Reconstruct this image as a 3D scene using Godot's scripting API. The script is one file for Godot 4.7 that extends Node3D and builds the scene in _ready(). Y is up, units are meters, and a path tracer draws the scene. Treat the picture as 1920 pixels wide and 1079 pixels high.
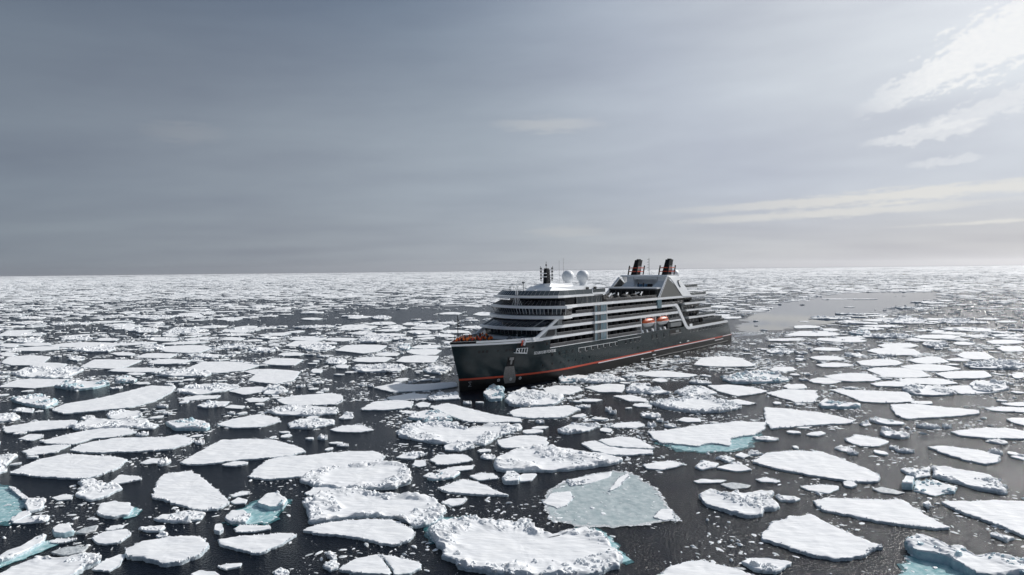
extends Node3D
# An expedition cruise ship among drifting pack ice, seen from a drone.
# Ship axes: x runs aft from the stem, y up, z to port.

const LENS := 1280.0          # focal length in photograph pixels (1920 wide)
const EYE := 34.0             # height of the camera above the water
const LEVEL := 507.0          # row of the eye-level horizon at the middle column
const TILT := 0.0105          # slope of the horizon
const SHIP_AT := Vector3(-15.38, 0.0, -191.71)
const SHIP_TURN := 0.88324    # radians about y
const SUN_AZ := 54.0
const SUN_EL := 34.0

var pitch := 0.0
var roll := 0.0
var M := {}
var counts := {}
var rng := RandomNumberGenerator.new()
var n_edge := FastNoiseLite.new()
var n_drift := FastNoiseLite.new()
var n_cell := FastNoiseLite.new()
var n_mask := FastNoiseLite.new()
var blocks: Array[ArrayMesh] = []
var ship: Node3D
var mask := PackedByteArray()
const MX := 220
const MD0 := 60
const MDN := 300

# ---------------------------------------------------------------- photograph geometry
func ray(px: float, py: float) -> Vector3:
	var u := (px - 960.0) / LENS
	var v := -(py - 539.5) / LENS
	var c := cos(roll)
	var s := sin(roll)
	var x := u * c + v * s
	var y := -u * s + v * c
	return Vector3(x, y * cos(pitch) - sin(pitch), -(cos(pitch) + y * sin(pitch)))

func ground(px: float, py: float, y := 0.0) -> Vector3:
	var r := ray(px, py)
	var k := (y - EYE) / r.y
	return Vector3(r.x * k, y, r.z * k)

func to_px(p: Vector3) -> Vector2:
	var y := p.y - EYE
	var d := -p.z
	var yy := y * cos(pitch) + d * sin(pitch)
	var zz := maxf(d * cos(pitch) - y * sin(pitch), 0.01)
	var x := p.x / zz
	var v := yy / zz
	return Vector2(960.0 + (x * cos(roll) - v * sin(roll)) * LENS, 539.5 - (x * sin(roll) + v * cos(roll)) * LENS)

func to_ship(p: Vector3) -> Vector3:
	return (p - SHIP_AT).rotated(Vector3.UP, -SHIP_TURN)

# ---------------------------------------------------------------- naming
func numbered(called: String) -> String:
	var n: int = counts.get(called, 0)
	counts[called] = n + 1
	return called if n == 0 else "%s_%03d" % [called, n]

func tag(o: Node, label: String, category: String, group := "") -> void:
	o.set_meta("label", label)
	o.set_meta("category", category)
	if group != "":
		o.set_meta("group", group)

func base(called: String, at := Vector3.ZERO, turn := 0.0) -> Node3D:
	var o := Node3D.new()
	o.name = numbered(called)
	add_child(o)
	o.position = at
	o.rotation.y = turn
	return o

# ---------------------------------------------------------------- mesh helpers
func tool() -> SurfaceTool:
	var st := SurfaceTool.new()
	st.begin(Mesh.PRIMITIVE_TRIANGLES)
	st.set_smooth_group(-1)
	return st

func build(called: String, st: SurfaceTool, mat: Material, parent: Node) -> MeshInstance3D:
	st.generate_normals()
	var o := MeshInstance3D.new()
	o.mesh = st.commit()
	o.material_override = mat
	o.name = called
	parent.add_child(o, true)
	return o

func put(called: String, mesh: Mesh, mat: Material, parent: Node, at: Vector3, turn := 0.0) -> MeshInstance3D:
	var o := MeshInstance3D.new()
	o.mesh = mesh
	o.material_override = mat
	o.name = called
	parent.add_child(o, true)
	o.position = at
	o.rotation.y = turn
	return o

func tri(st: SurfaceTool, a: Vector3, b: Vector3, c: Vector3) -> void:
	st.add_vertex(a)
	st.add_vertex(b)
	st.add_vertex(c)

func quad(st: SurfaceTool, a: Vector3, b: Vector3, c: Vector3, d: Vector3) -> void:
	tri(st, a, b, c)
	tri(st, a, c, d)

func hexa(st: SurfaceTool, p: Array) -> void:
	# p: bottom 0..3 in a ring, top 4..7 above them
	quad(st, p[4], p[5], p[6], p[7])
	quad(st, p[3], p[2], p[1], p[0])
	for i in 4:
		var j := (i + 1) % 4
		quad(st, p[i], p[j], p[j + 4], p[i + 4])

func box(st: SurfaceTool, x0: float, x1: float, y0: float, y1: float, z0: float, z1: float) -> void:
	hexa(st, [Vector3(x0, y0, z0), Vector3(x1, y0, z0), Vector3(x1, y0, z1), Vector3(x0, y0, z1),
		Vector3(x0, y1, z0), Vector3(x1, y1, z0), Vector3(x1, y1, z1), Vector3(x0, y1, z1)])

func box_part(called: String, mat: Material, parent: Node, x0: float, x1: float, y0: float, y1: float, z0: float, z1: float) -> MeshInstance3D:
	var st := tool()
	box(st, x0, x1, y0, y1, z0, z1)
	return build(called, st, mat, parent)

func beam(st: SurfaceTool, a: Vector3, b: Vector3, w: float, h := -1.0) -> void:
	if h < 0.0:
		h = w
	var d := (b - a).normalized()
	var up := Vector3.UP if absf(d.y) < 0.95 else Vector3.RIGHT
	var r := d.cross(up).normalized() * w * 0.5
	var u := r.cross(d).normalized() * h * 0.5
	hexa(st, [a - r - u, a + r - u, b + r - u, b - r - u, a - r + u, a + r + u, b + r + u, b - r + u])

func prism(st: SurfaceTool, plan: PackedVector2Array, y0: float, y1: float) -> void:
	var idx := Geometry2D.triangulate_polygon(plan)
	for k in range(0, idx.size(), 3):
		var a := plan[idx[k]]
		var b := plan[idx[k + 1]]
		var c := plan[idx[k + 2]]
		tri(st, Vector3(a.x, y1, a.y), Vector3(b.x, y1, b.y), Vector3(c.x, y1, c.y))
		tri(st, Vector3(c.x, y0, c.y), Vector3(b.x, y0, b.y), Vector3(a.x, y0, a.y))
	var n := plan.size()
	for i in n:
		var a := plan[i]
		var b := plan[(i + 1) % n]
		quad(st, Vector3(a.x, y0, a.y), Vector3(b.x, y0, b.y), Vector3(b.x, y1, b.y), Vector3(a.x, y1, a.y))

func side_plate(st: SurfaceTool, outline: PackedVector2Array, z0: float, z1: float) -> void:
	# outline in (x, y), thickness along z
	var idx := Geometry2D.triangulate_polygon(outline)
	for k in range(0, idx.size(), 3):
		var a := outline[idx[k]]
		var b := outline[idx[k + 1]]
		var c := outline[idx[k + 2]]
		tri(st, Vector3(a.x, a.y, z1), Vector3(b.x, b.y, z1), Vector3(c.x, c.y, z1))
		tri(st, Vector3(c.x, c.y, z0), Vector3(b.x, b.y, z0), Vector3(a.x, a.y, z0))
	var n := outline.size()
	for i in n:
		var a := outline[i]
		var b := outline[(i + 1) % n]
		quad(st, Vector3(a.x, a.y, z0), Vector3(b.x, b.y, z0), Vector3(b.x, b.y, z1), Vector3(a.x, a.y, z1))

func lathe(st: SurfaceTool, profile: Array, n: int, at: Vector3) -> void:
	for k in profile.size() - 1:
		for i in n:
			var a := TAU * i / n
			var b := TAU * (i + 1) / n
			var p: Vector2 = profile[k]
			var q: Vector2 = profile[k + 1]
			quad(st, at + Vector3(p.x * cos(a), p.y, p.x * sin(a)), at + Vector3(p.x * cos(b), p.y, p.x * sin(b)),
				at + Vector3(q.x * cos(b), q.y, q.x * sin(b)), at + Vector3(q.x * cos(a), q.y, q.x * sin(a)))

# ---------------------------------------------------------------- materials
func noise_tex(size: int, freq: float, octaves: int, seed_at: int, ramp: Gradient = null, as_normal := false, strength := 8.0) -> NoiseTexture2D:
	var n := FastNoiseLite.new()
	n.noise_type = FastNoiseLite.TYPE_SIMPLEX_SMOOTH
	n.frequency = freq
	n.fractal_octaves = octaves
	n.fractal_gain = 0.55
	n.seed = seed_at
	var t := NoiseTexture2D.new()
	t.width = size
	t.height = size
	t.seamless = true
	t.seamless_blend_skirt = 0.15
	t.noise = n
	if ramp:
		t.color_ramp = ramp
	t.as_normal_map = as_normal
	t.bump_strength = strength
	return t

func ramp(a: Color, b: Color) -> Gradient:
	var g := Gradient.new()
	g.set_color(0, a.linear_to_srgb())
	g.set_color(1, b.linear_to_srgb())
	return g

func mat(called: String, c: Color, rough: float, metal := 0.0, spec := 0.5) -> StandardMaterial3D:
	var m := StandardMaterial3D.new()
	m.resource_name = called
	m.albedo_color = c.linear_to_srgb()
	m.roughness = rough
	m.metallic = metal
	m.metallic_specular = spec
	M[called] = m
	return m

func tri_noise(m: StandardMaterial3D, per_metre: float, colour: Texture2D, relief: Texture2D = null, relief_cm := 0.0) -> void:
	m.uv1_triplanar = true
	m.uv1_world_triplanar = true
	m.uv1_scale = Vector3.ONE * per_metre
	if colour:
		m.albedo_texture = colour
	if relief:
		m.heightmap_enabled = true
		m.heightmap_texture = relief
		m.heightmap_scale = relief_cm

func make_materials() -> void:
	# ice
	var snow_relief := noise_tex(1024, 0.012, 6, 11)
	var snow_soft := noise_tex(1024, 0.007, 3, 13)
	var m := mat("snow", Color(1, 1, 1), 0.75)
	tri_noise(m, 1.0 / 17.0, noise_tex(1024, 0.006, 5, 5, ramp(Color(0.77, 0.785, 0.81), Color(0.90, 0.905, 0.91))), snow_soft, 12.0)
	m.uv1_scale = Vector3(1.0 / 34.0, 1.0 / 17.0, 1.0 / 13.0)
	m = mat("ice_wall", Color(1, 1, 1), 0.5)
	tri_noise(m, 1.0 / 5.0, noise_tex(512, 0.02, 4, 6, ramp(Color(0.38, 0.48, 0.55), Color(0.80, 0.84, 0.87))), snow_relief, 9.0)
	m = mat("rubble_ice", Color(1, 1, 1), 0.6)
	tri_noise(m, 1.0 / 6.0, noise_tex(512, 0.015, 4, 7, ramp(Color(0.78, 0.82, 0.85), Color(0.91, 0.915, 0.92))), snow_relief, 6.0)
	m = mat("blue_ice", Color(1, 1, 1), 0.35)
	tri_noise(m, 1.0 / 6.0, noise_tex(512, 0.015, 4, 8, ramp(Color(0.30, 0.50, 0.57), Color(0.72, 0.82, 0.86))), snow_relief, 6.0)
	m = mat("awash_ice", Color(1, 1, 1), 0.18, 0.0, 0.36)
	tri_noise(m, 1.0 / 9.0, noise_tex(512, 0.014, 6, 9, ramp(Color(0.16, 0.37, 0.40), Color(0.64, 0.78, 0.80))), snow_relief, 5.0)
	m = mat("deep_ice", Color(1, 1, 1), 0.14, 0.0, 0.34)
	tri_noise(m, 1.0 / 8.0, noise_tex(512, 0.014, 5, 19, ramp(Color(0.010, 0.055, 0.065), Color(0.09, 0.24, 0.26))), snow_relief, 4.0)
	m = mat("thin_ice", Color(1, 1, 1), 0.3, 0.0, 0.4)
	tri_noise(m, 1.0 / 19.0, noise_tex(1024, 0.01, 6, 10, ramp(Color(0.29, 0.37, 0.385), Color(0.58, 0.63, 0.635))), snow_relief, 5.0)
	m = mat("grey_ice", Color(1, 1, 1), 0.5)
	tri_noise(m, 1.0 / 7.0, noise_tex(512, 0.02, 5, 12, ramp(Color(0.36, 0.39, 0.41), Color(0.74, 0.76, 0.77))), snow_relief, 8.0)
	# sea
	m = mat("sea_water", Color(0.001, 0.003, 0.008), 0.17, 0.0, 0.315)
	m.uv1_triplanar = true
	m.uv1_world_triplanar = true
	m.uv1_scale = Vector3.ONE / 31.0
	m.normal_enabled = true
	m.normal_texture = noise_tex(2048, 0.03, 4, 21, null, true, 6.0)
	m.normal_scale = 1.9
	mat("calm_water", Color(0.012, 0.013, 0.015), 0.03, 0.0, 0.65)
	# ship
	m = mat("hull_green", Color(1, 1, 1), 0.2, 0.0, 0.42)
	tri_noise(m, 1.0 / 11.0, noise_tex(512, 0.01, 5, 31, ramp(Color(0.006, 0.017, 0.022), Color(0.014, 0.030, 0.035))))
	m = mat("boot_black", Color(1, 1, 1), 0.4, 0.0, 0.35)
	tri_noise(m, 1.0 / 9.0, noise_tex(512, 0.012, 5, 32, ramp(Color(0.006, 0.006, 0.007), Color(0.018, 0.017, 0.016))))
	mat("stripe_red", Color(0.56, 0.065, 0.025), 0.4)
	mat("white_paint", Color(0.86, 0.875, 0.89), 0.4)
	mat("grey_paint", Color(0.20, 0.215, 0.22), 0.5)
	mat("dark_paint", Color(0.009, 0.011, 0.014), 0.55, 0.0, 0.3)
	mat("slate_paint", Color(0.045, 0.05, 0.055), 0.6, 0.0, 0.35)
	mat("void_shade_black", Color(0.006, 0.006, 0.007), 0.8)  # near-black colour standing in for the shade inside openings
	mat("deck_teak", Color(0.12, 0.105, 0.09), 0.8)
	mat("deck_green", Color(0.07, 0.085, 0.085), 0.8)
	mat("dark_glass", Color(0.006, 0.008, 0.011), 0.06, 0.0, 0.34)
	mat("front_glass", Color(0.006, 0.011, 0.020), 0.08, 0.0, 0.36)
	mat("tower_glass", Color(0.10, 0.18, 0.22), 0.08, 0.0, 0.8)
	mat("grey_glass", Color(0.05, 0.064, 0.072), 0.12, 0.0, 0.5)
	mat("balustrade_glass", Color(0.06, 0.06, 0.064), 0.12, 0.0, 0.55)
	mat("mesh_grey", Color(0.075, 0.08, 0.078), 0.7)
	mat("steel", Color(0.30, 0.30, 0.30), 0.5, 0.3)
	mat("scraped_steel", Color(0.2, 0.2, 0.2), 0.55)
	tri_noise(M["scraped_steel"], 1.0 / 4.0, noise_tex(256, 0.03, 4, 33, ramp(Color(0.13, 0.125, 0.12), Color(0.33, 0.32, 0.31))))
	M["scraped_steel"].albedo_color = Color(1, 1, 1)
	mat("boat_orange", Color(0.70, 0.12, 0.03), 0.4)
	mat("boat_white", Color(0.70, 0.71, 0.72), 0.35)
	mat("cover_black", Color(0.012, 0.012, 0.014), 0.8)
	mat("pool_blue", Color(0.10, 0.22, 0.34), 0.4)
	mat("parka_orange", Color(0.80, 0.17, 0.01), 0.8)
	mat("parka_red", Color(0.55, 0.05, 0.02), 0.8)
	mat("parka_dark", Color(0.03, 0.035, 0.045), 0.8)
	mat("trousers_black", Color(0.015, 0.015, 0.018), 0.85)
	mat("skin", Color(0.45, 0.26, 0.18), 0.6)
	mat("hat_pale", Color(0.6, 0.6, 0.6), 0.8)

# ---------------------------------------------------------------- sky
func sky_colour(theta: float) -> Color:
	var at := [0.0, 12.0, 20.0, 27.0, 34.0, 42.0, 57.0, 73.5, 88.0, 180.0]
	var col := [Vector3(1.9, 1.9, 1.85), Vector3(1.35, 1.36, 1.36), Vector3(0.88, 0.91, 0.95), Vector3(0.69, 0.73, 0.785), Vector3(0.575, 0.615, 0.68),
		Vector3(0.495, 0.54, 0.62), Vector3(0.345, 0.395, 0.46), Vector3(0.260, 0.302, 0.358), Vector3(0.205, 0.246, 0.300), Vector3(0.188, 0.228, 0.284)]
	for k in at.size() - 1:
		if theta <= at[k + 1]:
			var f: float = smoothstep(0.0, 1.0, (theta - at[k]) / (at[k + 1] - at[k]))
			f = lerpf(f, (theta - at[k]) / (at[k + 1] - at[k]), 0.75)
			var v: Vector3 = col[k].lerp(col[k + 1], f)
			return Color(v.x, v.y, v.z)
	return Color(0.175, 0.218, 0.28)

func make_sky() -> Image:
	var img := paint_sky(1024, 512, -180.0, 180.0, 90.0, Image.create(1024, 512, false, Image.FORMAT_RGBF))
	img.resize(4096, 2048, Image.INTERPOLATE_BILINEAR)
	return paint_sky(4096, 2048, -50.0, 75.0, 30.0, img)

func paint_sky(w: int, h: int, az0: float, az1: float, el1: float, img: Image) -> Image:
	var sun := Vector3(sin(deg_to_rad(SUN_AZ)) * cos(deg_to_rad(SUN_EL)), sin(deg_to_rad(SUN_EL)), -cos(deg_to_rad(SUN_AZ)) * cos(deg_to_rad(SUN_EL)))
	var veil := FastNoiseLite.new()
	veil.seed = 3
	veil.frequency = 0.45
	veil.fractal_octaves = 3
	var wisp := FastNoiseLite.new()
	wisp.seed = 9
	wisp.frequency = 1.0
	wisp.fractal_octaves = 5
	wisp.fractal_gain = 0.6
	# colour by angle from the sun, one entry a degree
	var table: Array[Color] = []
	for k in 182:
		table.append(sky_colour(float(k)))
	# fleecy banks: azimuth and elevation of the middle, half length, half height, rise, strength
	var banks := [[37.5, 16.0, 15.0, 1.9, 0.44, 1.0], [30.5, 9.3, 5.0, 0.55, 0.10, 0.5], [34.5, 10.6, 6.0, 0.8, 0.25, 0.45], [32.0, 7.3, 3.0, 0.3, 0.05, 0.35], [96.0, 17.0, 22.0, 2.6, 0.1, 0.7]]
	# long thin streaks low down
	var streaks := [[30.0, 5.15, 19.0, 0.42, 0.030, 0.80], [25.0, 4.1, 13.0, 0.36, 0.030, 0.72], [36.0, 3.0, 8.0, 0.10, 0.02, 0.75], [3.2, 11.9, 5.2, 0.55, -0.02, 0.30], [-25.5, 10.5, 3.4, 0.7, 0.0, 0.16], [4.5, 3.2, 4.0, 0.4, 0.0, 0.30],
		[-80.0, 5.0, 20.0, 0.5, 0.01, 0.3], [90.0, 5.5, 24.0, 0.7, 0.01, 0.5], [170.0, 6.0, 30.0, 0.6, 0.01, 0.3]]
	for j in h:
		var el := 90.0 - (j + 0.5) * 180.0 / h
		if el < -1.0:
			break
		if el > el1:
			continue
		var up := maxf(el, 0.05)
		var ce := cos(deg_to_rad(up))
		var se := sin(deg_to_rad(up))
		var k := 1.0 / (se + 0.09)
		var high_el := smoothstep(6.0, 28.0, el)
		var low := 1.0 - smoothstep(0.0, 7.0, el)
		for i in w:
			var az := fposmod((i + 0.5) * 360.0 / w + 180.0, 360.0) - 180.0
			if az < az0 or az > az1:
				continue
			var ra := deg_to_rad(az)
			var dx := sin(ra) * ce
			var dz := -cos(ra) * ce
			var theta := rad_to_deg(acos(clampf(dx * sun.x + se * sun.y + dz * sun.z, -1.0, 1.0)))
			var ti := int(theta)
			var c := table[ti].lerp(table[ti + 1], theta - ti)
			# clearer, deeper air high up, away from the sun; thicker haze low down
			var high := high_el * smoothstep(22.0, 62.0, theta)
			c = Color(c.r * (1.0 - 0.68 * high), c.g * (1.0 - 0.60 * high), c.b * (1.0 - 0.49 * high))
			if low > 0.0:
				var warm := low * (1.0 - smoothstep(30.0, 66.0, theta))
				c = c.lerp(Color(c.r * 0.98, c.g * 0.90, c.b * 0.80), warm)
				var haze := low * smoothstep(34.0, 60.0, theta)
				c = Color(c.r * (1.0 + 0.18 * haze), c.g * (1.0 + 0.13 * haze), c.b * (1.0 + 0.07 * haze))
			# a veil of cloud on a sheet overhead, drawn out towards the horizon
			var v1 := veil.get_noise_2d(dx * k * 0.8 + 5.0, dz * k * 1.5)
			var v2 := wisp.get_noise_2d(az * 0.03 + 11.0, el * 0.17 - az * 0.008)
			var lift := 1.0 + 0.11 * v1 + 0.12 * v2
			c = Color(c.r * lift, c.g * lift, c.b * (1.0 + (lift - 1.0) * 0.8))
			if el < 28.0 and el > 0.0:
				for bank in banks:
					var da: float = az - bank[0]
					var mid: float = bank[1] + da * bank[4]
					if absf(da) < bank[2] and absf(el - mid) < bank[3] * 2.5:
						var taper: float = clampf((da + bank[2] * 0.75) / (bank[2] * 0.6), 0.0, 1.0) * (1.0 - smoothstep(bank[2] * 0.5, bank[2], da))
						var e2: float = el - az * bank[4]
						var f := wisp.get_noise_2d(az * 0.22, e2 * 0.8) * 0.8 + wisp.get_noise_2d(az * 0.75 + 40.0, (el - az * 0.12) * 2.6) * 0.95
						var within: float = 1.0 - absf(el - mid) / maxf(bank[3] * (0.25 + 0.75 * taper), 0.01)
						var a: float = smoothstep(-0.12, 0.22, within + f * 1.05) * minf(taper * 1.6, 1.0) * bank[5]
						c = c.lerp(Color(0.90, 0.91, 0.915), clampf(a, 0.0, 1.0) * (0.86 + 0.3 * wisp.get_noise_2d(az * 1.5, el * 4.0)))
			if el < 14.0 and el > 0.0:
				for streak in streaks:
					var da: float = (az - streak[0]) / streak[2]
					var off: float = absf(el - streak[1] - (az - streak[0]) * streak[4])
					if absf(da) < 1.0 and off < streak[3] * 2.6:
						var f := wisp.get_noise_2d(az * 0.16, el * 2.2 - az * 0.06) * 1.0 + wisp.get_noise_2d(az * 0.6, el * 6.0 - az * 0.18) * 0.5
						var within: float = 1.0 - off / (streak[3] * (1.0 - da * da * 0.7))
						var a: float = smoothstep(-0.5, 0.6, within + f) * (1.0 - da * da) * streak[5]
						var near := 1.0 - smoothstep(30.0, 90.0, theta)
						c = c.lerp(Color(0.36, 0.37, 0.39).lerp(Color(0.78, 0.77, 0.73), near), clampf(a, 0.0, 1.0))
			img.set_pixel(i, j, c)
	# below the horizon the sea hides it; carry the lowest row down
	var first := int(ceil((91.0) * h / 180.0)) - 1
	for j in range(first, h):
		img.blit_rect(img, Rect2i(0, first - 1, w, 1), Vector2i(0, j))
	return img

# ---------------------------------------------------------------- ice
func make_block(seed_at: int, flat: float) -> ArrayMesh:
	# an angular lump of broken ice, about one metre across
	var r := RandomNumberGenerator.new()
	r.seed = seed_at
	var rings := 4
	var n := 7
	var ys := [-0.5, -0.22, 0.2, 0.46]
	var rs := [0.36, 0.52, 0.47, 0.26]
	var st := tool()
	var p := []
	var off := r.randf() * TAU
	for k in rings:
		var row := []
		for i in n:
			var a: float = off + TAU * i / n + r.randf_range(-0.22, 0.22)
			var q: float = rs[k] * r.randf_range(0.72, 1.22)
			row.append(Vector3(cos(a) * q, (ys[k] + r.randf_range(-0.09, 0.09)) * flat, sin(a) * q * 0.85))
		p.append(row)
	for k in rings - 1:
		for i in n:
			var j := (i + 1) % n
			quad(st, p[k][i], p[k][j], p[k + 1][j], p[k + 1][i])
	var top := Vector3(r.randf_range(-0.1, 0.1), 0.5 * flat, r.randf_range(-0.1, 0.1))
	for i in n:
		tri(st, p[rings - 1][i], p[rings - 1][(i + 1) % n], top)
	st.generate_normals()
	return st.commit()

func smooth_outline(poly: PackedVector2Array, step: float, rough: float, at: Vector2) -> PackedVector2Array:
	var area := 0.0
	for i in poly.size():
		var q := poly[(i + 1) % poly.size()]
		area += poly[i].x * q.y - q.x * poly[i].y
	if area < 0.0:
		poly.reverse()
	var cut := PackedVector2Array()
	for i in poly.size():
		var a := poly[i]
		var b := poly[(i + 1) % poly.size()]
		cut.append(a.lerp(b, 0.07))
		cut.append(a.lerp(b, 0.93))
	var out := PackedVector2Array()
	for i in cut.size():
		var a := cut[i]
		var b := cut[(i + 1) % cut.size()]
		var n := maxi(1, int(ceil(a.distance_to(b) / step)))
		var nor := (b - a).normalized()
		nor = Vector2(nor.y, -nor.x)
		for k in n:
			var p := a.lerp(b, float(k) / n)
			var w := p + at
			out.append(p + nor * rough * (n_edge.get_noise_2d(w.x * 3.0, w.y * 3.0) * 1.1 + n_edge.get_noise_2d(w.x * 11.0 + 50.0, w.y * 11.0) * 0.55))
	return out

# A floating slab: a rough-edged outline, a wall of ice down below the waterline and a snow top with relief.
func slab_mesh(line: PackedVector2Array, h: float, ridge: float, at: Vector2, rings: int, top_mat: Material, wall_mat: Material, rim := false) -> ArrayMesh:
	var n := line.size()
	var c := Vector2.ZERO
	for p in line:
		c += p
	c /= n
	var reach := 0.0
	for p in line:
		reach += p.distance_to(c)
	reach /= n
	# wall
	var wv := PackedVector3Array()
	var wi := PackedInt32Array()
	var lip := PackedFloat32Array()
	for i in n:
		var w := line[i] + at
		lip.append(h * (0.92 + 0.22 * n_edge.get_noise_2d(w.x * 6.0, w.y * 6.0)) + ridge * 0.35 * maxf(0.0, n_mask.get_noise_2d(w.x * 5.0, w.y * 5.0)))
	for k in 3:
		for i in n:
			var out := (line[i] - c).normalized()
			var d: float = [0.10, -0.03, 0.06][k]
			var y: float = [-0.35, minf(0.10, h * 0.3), lip[i] * 0.72][k]
			var p := line[i] + out * (d + 0.05 * n_edge.get_noise_2d(i * 7.0, k * 31.0))
			wv.append(Vector3(p.x, y, p.y))
	for i in n:
		var out := (line[i] - c).normalized()
		var p := line[i] - out * minf(0.06, reach * 0.03)
		wv.append(Vector3(p.x, lip[i], p.y))
	for k in 3:
		for i in n:
			var j := (i + 1) % n
			wi.append_array([k * n + i, k * n + j, (k + 1) * n + j, k * n + i, (k + 1) * n + j, (k + 1) * n + i])
	# top
	var tv := PackedVector3Array()
	var ti := PackedInt32Array()
	for i in n:
		tv.append(wv[3 * n + i])
	for r in range(1, rings + 1):
		var f := 1.0 - pow(float(r) / (rings + 0.6), 1.25)
		if r == 1:
			f = 1.0 - minf(0.22 / reach, 0.06)
		for i in n:
			var p := c + (line[i] - c) * f
			var w := p + at
			var y := h * (1.0 + 0.10 * n_drift.get_noise_2d(w.x * 1.6, w.y * 1.6)) + 0.07 * n_drift.get_noise_2d(w.x * 7.0, w.y * 3.5)
			if ridge > 0.0:
				var mk := ridge_mask(w, f, rim)
				y += ridge * mk * (0.35 + 0.75 * absf(n_cell.get_noise_2d(w.x, w.y)) + 0.5 * n_edge.get_noise_2d(w.x * 9.0, w.y * 9.0))
			if h < 0.09:
				y = h + 0.012 * n_drift.get_noise_2d(w.x * 7.0, w.y * 7.0)
			tv.append(Vector3(p.x, maxf(y, 0.015), p.y))
	tv.append(Vector3(c.x, h, c.y))
	for r in rings:
		for i in n:
			var j := (i + 1) % n
			ti.append_array([r * n + i, r * n + j, (r + 1) * n + i, r * n + j, (r + 1) * n + j, (r + 1) * n + i])
	for i in n:
		ti.append_array([rings * n + i, rings * n + (i + 1) % n, tv.size() - 1])
	var mesh := ArrayMesh.new()
	add_surface(mesh, tv, ti, top_mat)
	add_surface(mesh, wv, wi, wall_mat)
	return mesh

func ridge_mask(w: Vector2, f: float, rim := false) -> float:
	if rim:
		# a smooth middle, rubble only round the margin
		var e := smoothstep(0.60, 0.80, f + n_mask.get_noise_2d(w.x * 0.8, w.y * 0.8) * 0.28)
		return e * clampf(0.65 + n_mask.get_noise_2d(w.x * 2.0, w.y * 2.0) * 0.9, 0.0, 1.0)
	var m := n_mask.get_noise_2d(w.x, w.y) * 1.5 + 0.28
	m += smoothstep(0.72, 0.98, f) * 0.45
	return clampf(m, 0.0, 1.0)

func add_surface(mesh: ArrayMesh, v: PackedVector3Array, idx: PackedInt32Array, m: Material) -> void:
	var nor := PackedVector3Array()
	nor.resize(v.size())
	for k in range(0, idx.size(), 3):
		var a := idx[k]
		var b := idx[k + 1]
		var c := idx[k + 2]
		var f := (v[c] - v[a]).cross(v[b] - v[a])
		nor[a] += f
		nor[b] += f
		nor[c] += f
	for k in nor.size():
		nor[k] = nor[k].normalized() if nor[k].length_squared() > 1e-14 else Vector3.UP
	var arr := []
	arr.resize(Mesh.ARRAY_MAX)
	arr[Mesh.ARRAY_VERTEX] = v
	arr[Mesh.ARRAY_NORMAL] = nor
	arr[Mesh.ARRAY_INDEX] = idx
	mesh.add_surface_from_arrays(Mesh.PRIMITIVE_TRIANGLES, arr)
	mesh.surface_set_material(mesh.get_surface_count() - 1, m)

func inside(poly: PackedVector2Array, p: Vector2) -> bool:
	return Geometry2D.is_point_in_polygon(p, poly)

func scatter(called: String, mesh: Mesh, m: Material, xf: Array, parent: Node) -> MultiMeshInstance3D:
	var mm := MultiMesh.new()
	mm.transform_format = MultiMesh.TRANSFORM_3D
	mm.mesh = mesh
	mm.instance_count = xf.size()
	for k in xf.size():
		mm.set_instance_transform(k, xf[k])
	var o := MultiMeshInstance3D.new()
	o.multimesh = mm
	o.material_override = m
	o.name = called
	o.set_meta("kind", "stuff")
	parent.add_child(o, true)
	return o

func tumble(r: RandomNumberGenerator, p: Vector3, size: float, tilt := 1.0) -> Transform3D:
	var b := Basis(Vector3(r.randf_range(-1, 1), r.randf_range(-0.4, 0.4), r.randf_range(-1, 1)).normalized(), r.randf_range(-1.0, 1.0) * tilt) * Basis(Vector3.UP, r.randf() * TAU)
	b = b * Basis.from_scale(Vector3(size * r.randf_range(0.7, 1.5), size * r.randf_range(0.6, 1.2), size * r.randf_range(0.7, 1.3)))
	return Transform3D(b, p)

func shape_word(poly: PackedVector2Array) -> String:
	# reads an outline: how long against how wide, and how pointed
	var c := Vector2.ZERO
	for p in poly:
		c += p
	c /= poly.size()
	var far := Vector2.ZERO
	for p in poly:
		if (p - c).length() > far.length():
			far = p - c
	var dir := far.normalized()
	var lo := 0.0
	var hi := 0.0
	var a := 0.0
	var b := 0.0
	for p in poly:
		var q := p - c
		a = minf(a, q.dot(dir))
		b = maxf(b, q.dot(dir))
		lo = minf(lo, q.dot(dir.orthogonal()))
		hi = maxf(hi, q.dot(dir.orthogonal()))
	var ratio := (b - a) / maxf(hi - lo, 0.01)
	if ratio > 2.6:
		return "long narrow"
	if b / maxf(-a, 0.01) > 1.35:
		return "wedge-shaped"
	if ratio > 1.6:
		return "oblong"
	return "rounded"

func where_word(p: Vector3, size: float) -> String:
	var q := to_ship(p)
	var gap := Vector2(maxf(maxf(-q.x, q.x - 170.0), 0.0), maxf(absf(q.z) - 12.0, 0.0)).length() - size * 0.5
	var far := "several ship-lengths"
	for step in [[9.0, "right"], [28.0, "a lifeboat-length or two"], [45.0, "a quarter ship-length"], [62.0, "a third ship-length"], [82.0, "half a ship-length"], [105.0, "two-thirds ship-length"], [145.0, "nearly a ship-length"], [180.0, "a full ship-length"], [230.0, "over a ship-length"], [300.0, "two ship-lengths"]]:
		if gap < step[0]:
			far = step[1]
			break
	if q.x < -6.0:
		return far + (" ahead, port of the bow" if q.z > 14.0 else (" ahead, starboard of the bow" if q.z < -14.0 else " ahead of the bow"))
	if q.x > 176.0:
		return far + " astern of the ship"
	if q.z < 0.0:
		return far + (" off the starboard bow" if q.x < 60.0 else " off the starboard side")
	return far + (" off the port bow" if q.x < 45.0 else (" off the port beam" if q.x < 110.0 else " off the port quarter"))

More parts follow.
